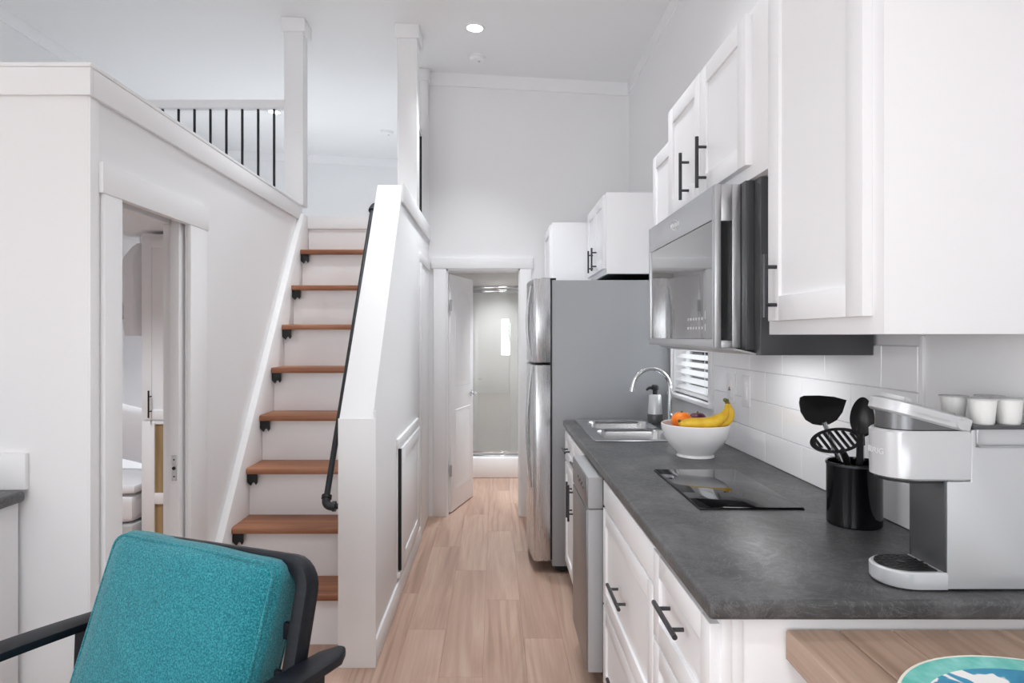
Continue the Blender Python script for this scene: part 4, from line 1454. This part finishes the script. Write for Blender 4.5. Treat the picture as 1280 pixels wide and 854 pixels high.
# coffee pods standing on the reservoir lid
pz = 1.2302
prof = [(0, 0), (.0185, 0), (.0195, .002), (.0235, .040), (.0265, .041), (.0265, .043), (0, .043)]
spots = [(.931, KC + .034, 'white coffee pod standing at the back corner of the machine top'), (.942, KC - .030, 'white coffee pod standing at the machine top nearest the raised lid'),
         (.994, KC - .028, 'white coffee pod standing in the middle of the machine top row'), (1.002, KC + .032, 'white coffee pod standing against the wall on the machine top')]
for x, y, lb in spots:
    t = thing('coffee_pod', lb, 'coffee pod', (x, y, pz), group='coffee pods on the machine')
    mb().lathe([(r * .98, pz + h * 1.16) for r, h in prof[:5]], (x, y, 0), 28).build('cup', 'paleplastic', t)
    mb().lathe([(.0262, pz + .0472), (.0262, pz + .0492), (.022, pz + .0496), (0, pz + .0496)], (x, y, 0), 28).build('foil_lid', 'greyfabric', t)

# ------------------------------------------------------------------ wooden table and plate
t = thing('dining_table', 'plank-topped wooden table against the end of the counter', 'table', (.79, .72, 0))
TXa, TXb, TYa, TYb, TZ0, TZ1 = .535, 1.03, .20, 1.204, .803, .8575
npl = 5; pw = .0985
for k in range(npl):
    a = TXa + k * pw
    mb().box(a + .0009, a + pw - .0009, TYa, TYb, TZ0, TZ1, .0022, 1).build('plank', 'table', t)
mb().box(TXa + .05, TXb - .05, TYa + .05, TYb - .05, TZ0 - .07, TZ0).build('apron', 'table', t)
mb().box(TXa + .006, TXb - .01, TYa + .006, TYb - .006, TZ0 - .004, TZ1 - .012).build('core', 'subfloor', t)
for x in (TXa + .045, TXb - .11):
    for y in (TYa + .045, TYb - .11):
        mb().box(x, x + .065, y, y + .065, 0, TZ0 - .001, .004).build('leg', 'table', t)

# plate: white-edged teal rim around a blue and white glazed pattern
m, nt, p = base_mat('painted_plate', '#3F9FA6', 0.18, 0, 0.5)
tc = nt.nodes.new('ShaderNodeTexCoord')
sep = nt.nodes.new('ShaderNodeSeparateXYZ'); nt.links.new(tc.outputs['Object'], sep.inputs[0])
cmb = nt.nodes.new('ShaderNodeCombineXYZ'); nt.links.new(sep.outputs[0], cmb.inputs[0]); nt.links.new(sep.outputs[1], cmb.inputs[1])
ln = nt.nodes.new('ShaderNodeVectorMath'); ln.operation = 'LENGTH'; nt.links.new(cmb.outputs[0], ln.inputs[0])
n1 = noise(nt, cmb, 8, 3, .5, 1.2)
r1 = ramp(nt, n1.outputs[0], [(.0, '#1E4F78'), (.42, '#2A7FA6'), (.50, '#2E8FB0'), (.515, '#EFEDEA')])
r1.color_ramp.interpolation = 'LINEAR'
n2 = noise(nt, cmb, 40, 3)
r2 = ramp(nt, n2.outputs[0], [(.3, '#5FB9AE'), (.7, '#86CFC6')])
mr = nt.nodes.new('ShaderNodeMath'); mr.operation = 'GREATER_THAN'; mr.inputs[1].default_value = .184; nt.links.new(ln.outputs['Value'], mr.inputs[0])
c = mix_col(nt, r1.outputs[0], r2.outputs[0], mr.outputs[0], 'MIX')
mr2 = nt.nodes.new('ShaderNodeMath'); mr2.operation = 'GREATER_THAN'; mr2.inputs[1].default_value = .2145; nt.links.new(ln.outputs['Value'], mr2.inputs[0])
c = mix_col(nt, c, lin('#EDE8DA'), mr2.outputs[0], 'MIX')
nt.links.new(c, p.inputs['Base Color'])
px_, py_, pz_ = .780, .850, TZ1
prof = [(0, .004), (.128, .004), (.132, .0), (.138, .002), (.160, .008), (.2185, .0155), (.2200, .017), (.2185, .019), (.208, .0185), (.166, .0125), (.142, .0085), (0, .0075)]
o = mb().lathe(prof, (0, 0, 0), 64).build('dinner_plate', m)
o.location = (px_, py_, pz_)
tag(o, 'large round plate with teal rim and blue and white pattern on the wooden table', 'plate')

# ------------------------------------------------------------------ left-hand counter
t = thing('side_counter', 'grey-topped white side counter against the bedroom wall', 'counter', (-1.85, 1.6, 0))
w = mb()
w.box(-2.15, -1.475, 1.15, BY - .017, .879, .915, .012, 3)
w.build('worktop', 'counter', t)
mb().box(-2.15, -1.50, 1.16, BY - .017, .0, .879, .002).build('cabinet_body', 'cab', t)
mb().box(-2.15, -1.478, BY - .018, BY - .001, .915, 1.03, .002).build('backsplash_board', 'trim', t)

# ------------------------------------------------------------------ armchair
t = thing('armchair', 'black wooden armchair with teal tweed cushions facing the room', 'armchair', (-.712, 1.732, 0), math.radians(-21))
LX = .358
def arm(s):
    w = mb()
    loops = []
    n = 14
    for k in range(n + 1):
        f = k / n
        y = .0 - .66 * f
        z = .624 + .040 * f + .010 * math.sin(PI * f)
        hw = .034 + .006 * math.sin(PI * f)
        if f < .08: hw *= math.sqrt(max(.05, 1 - (1 - f / .08) ** 2)) if f > 0 else .35
        if f > .93: hw *= max(.35, math.sqrt(max(.05, 1 - ((f - .93) / .07) ** 2)))
        th = .0135
        ring = []
        for a in range(12):
            an = 2 * PI * a / 12
            ca, sa = math.cos(an), math.sin(an)
            ring.append((s * LX + hw * math.copysign(abs(ca) ** .5, ca), y, z + th * math.copysign(abs(sa) ** .5, sa)))
        loops.append(ring)
    w.loft(loops)
    return w
for s in (-1, 1):
    arm(s).build('armrest', 'chairwood', t, False, 50)
def beam(pts, wx, wy):
    """rectangular bar through pts, x half width wx and y half width wy"""
    loops = []
    for q in pts:
        loops.append([(q[0] - wx, q[1] - wy, q[2]), (q[0] + wx, q[1] - wy, q[2]), (q[0] + wx, q[1] + wy, q[2]), (q[0] - wx, q[1] + wy, q[2])])
    return mb().loft(loops)
for s in (-1, 1):
    beam([(s * LX, -.10, 0), (s * LX, -.13, .36), (s * LX, -.12, .618)], .018, .026).build('leg', 'chairwood', t, False)
    beam([(s * LX, -.64, 0), (s * LX, -.60, .36), (s * LX, -.56, .655)], .018, .024).build('leg', 'chairwood', t, False)
    mb().box(s * LX - .014, s * LX + .014, -.60, -.13, .27, .33, .004).build('side_rail', 'chairwood', t, False)
# backrest frame, reclined
def back_pt(h, d=0.0):
    """h: height on the reclined plane"""
    k = math.tan(math.radians(16))
    return (-.052 - (.845 - h) * k + d, h)
w = mb()
bw = .306
loops = []
# closed rounded frame swept as a rectangular section
cpts = []
def fp(x, h): y, z = back_pt(h); return Vector((x, y, z))
cor = .055
for a0, cx, cz in ((0, bw - cor, .845 - cor), (90, -bw + cor, .845 - cor)):
    for k in range(7):
        a = math.radians(a0 + 90 * k / 6)
        cpts.append(fp(cx + cor * math.cos(a), cz + cor * math.sin(a)))
cpts = [fp(bw, .30), fp(bw, .50)] + cpts + [fp(-bw, .50), fp(-bw, .30)]
nrm = Vector((0, -math.cos(math.radians(16)), math.sin(math.radians(16)) * -1)).normalized()
nrm = Vector((0, math.cos(math.radians(16)), -math.sin(math.radians(16))))
for i, q in enumerate(cpts):
    tg = (cpts[min(i + 1, len(cpts) - 1)] - cpts[max(i - 1, 0)]).normalized()
    sd = tg.cross(nrm).normalized()
    hw_, hd_ = .020, .024
    loops.append([q + sd * a * hw_ + nrm * b * hd_ for a, b in ((-1, -.75), (-.75, -1), (.75, -1), (1, -.75), (1, .75), (.75, 1), (-.75, 1), (-1, .75))])
w.loft(loops)
w.build('back_frame', 'chairwood', t, False, 40)
for k in range(4):
    h = .40 + .10 * k
    y, z = back_pt(h)
    mb().box(-bw + .015, bw - .015, y - .006, y + .008, z - .02, z + .02, .003).build('back_slat', 'chairwood', t, False)
mb().box(-LX, LX, -.62, -.585, .26, .335, .005).build('front_rail', 'chairwood', t, False)
mb().box(-LX, LX, -.16, -.125, .24, .30, .005).build('rear_rail', 'chairwood', t, False)
# cushions
def cushion(name, sx, sy, sz, mat_, bulge, seam_face):
    w = rounded_block(sx, sy, sz, .045, 16, bulge)
    for v_ in w.bm.verts:      # soft creases
        q = v_.co
        v_.co = q + Vector((0, .002 * math.sin(q.x * 17 + q.z * 9) * math.cos(q.z * 13), .0015 * math.sin(q.x * 23 + 1.0)))
    w.xform(mat_)
    o = w.build(name, 'teal', t, False, 80)
    # piping along the two seams
    for sg in (-1, 1):
        pts = []
        if seam_face == 'Y':
            for qx, qz, _ in rrect(-sx + .0125, sx - .0125, -sz + .0125, sz - .0125, .034, 0, 6): pts.append(mat_ @ Vector((qx, sg * (sy - .014), qz)))
        else:
            for qx, qy, _ in rrect(-sx + .0125, sx - .0125, -sy + .0125, sy - .0125, .034, 0, 6): pts.append(mat_ @ Vector((qx, qy, sg * (sz - .014))))
        pts.append(pts[0])
        mb().tube(pts, .0045, 8).build('piping', 'teal', o, False, 80)
    return o
A16 = math.radians(-19)
cushion('back_cushion', .268, .066, .250, Matrix.Translation((-.008, -.146, .630)) @ Matrix.Rotation(math.radians(2.3), 4, 'Y') @ Matrix.Rotation(A16, 4, 'X'), (.0, .028, .0), 'Y')
cushion('seat_cushion', .30, .27, .065, Matrix.Translation((0, -.40, .375)), (0, 0, .02), 'Z')
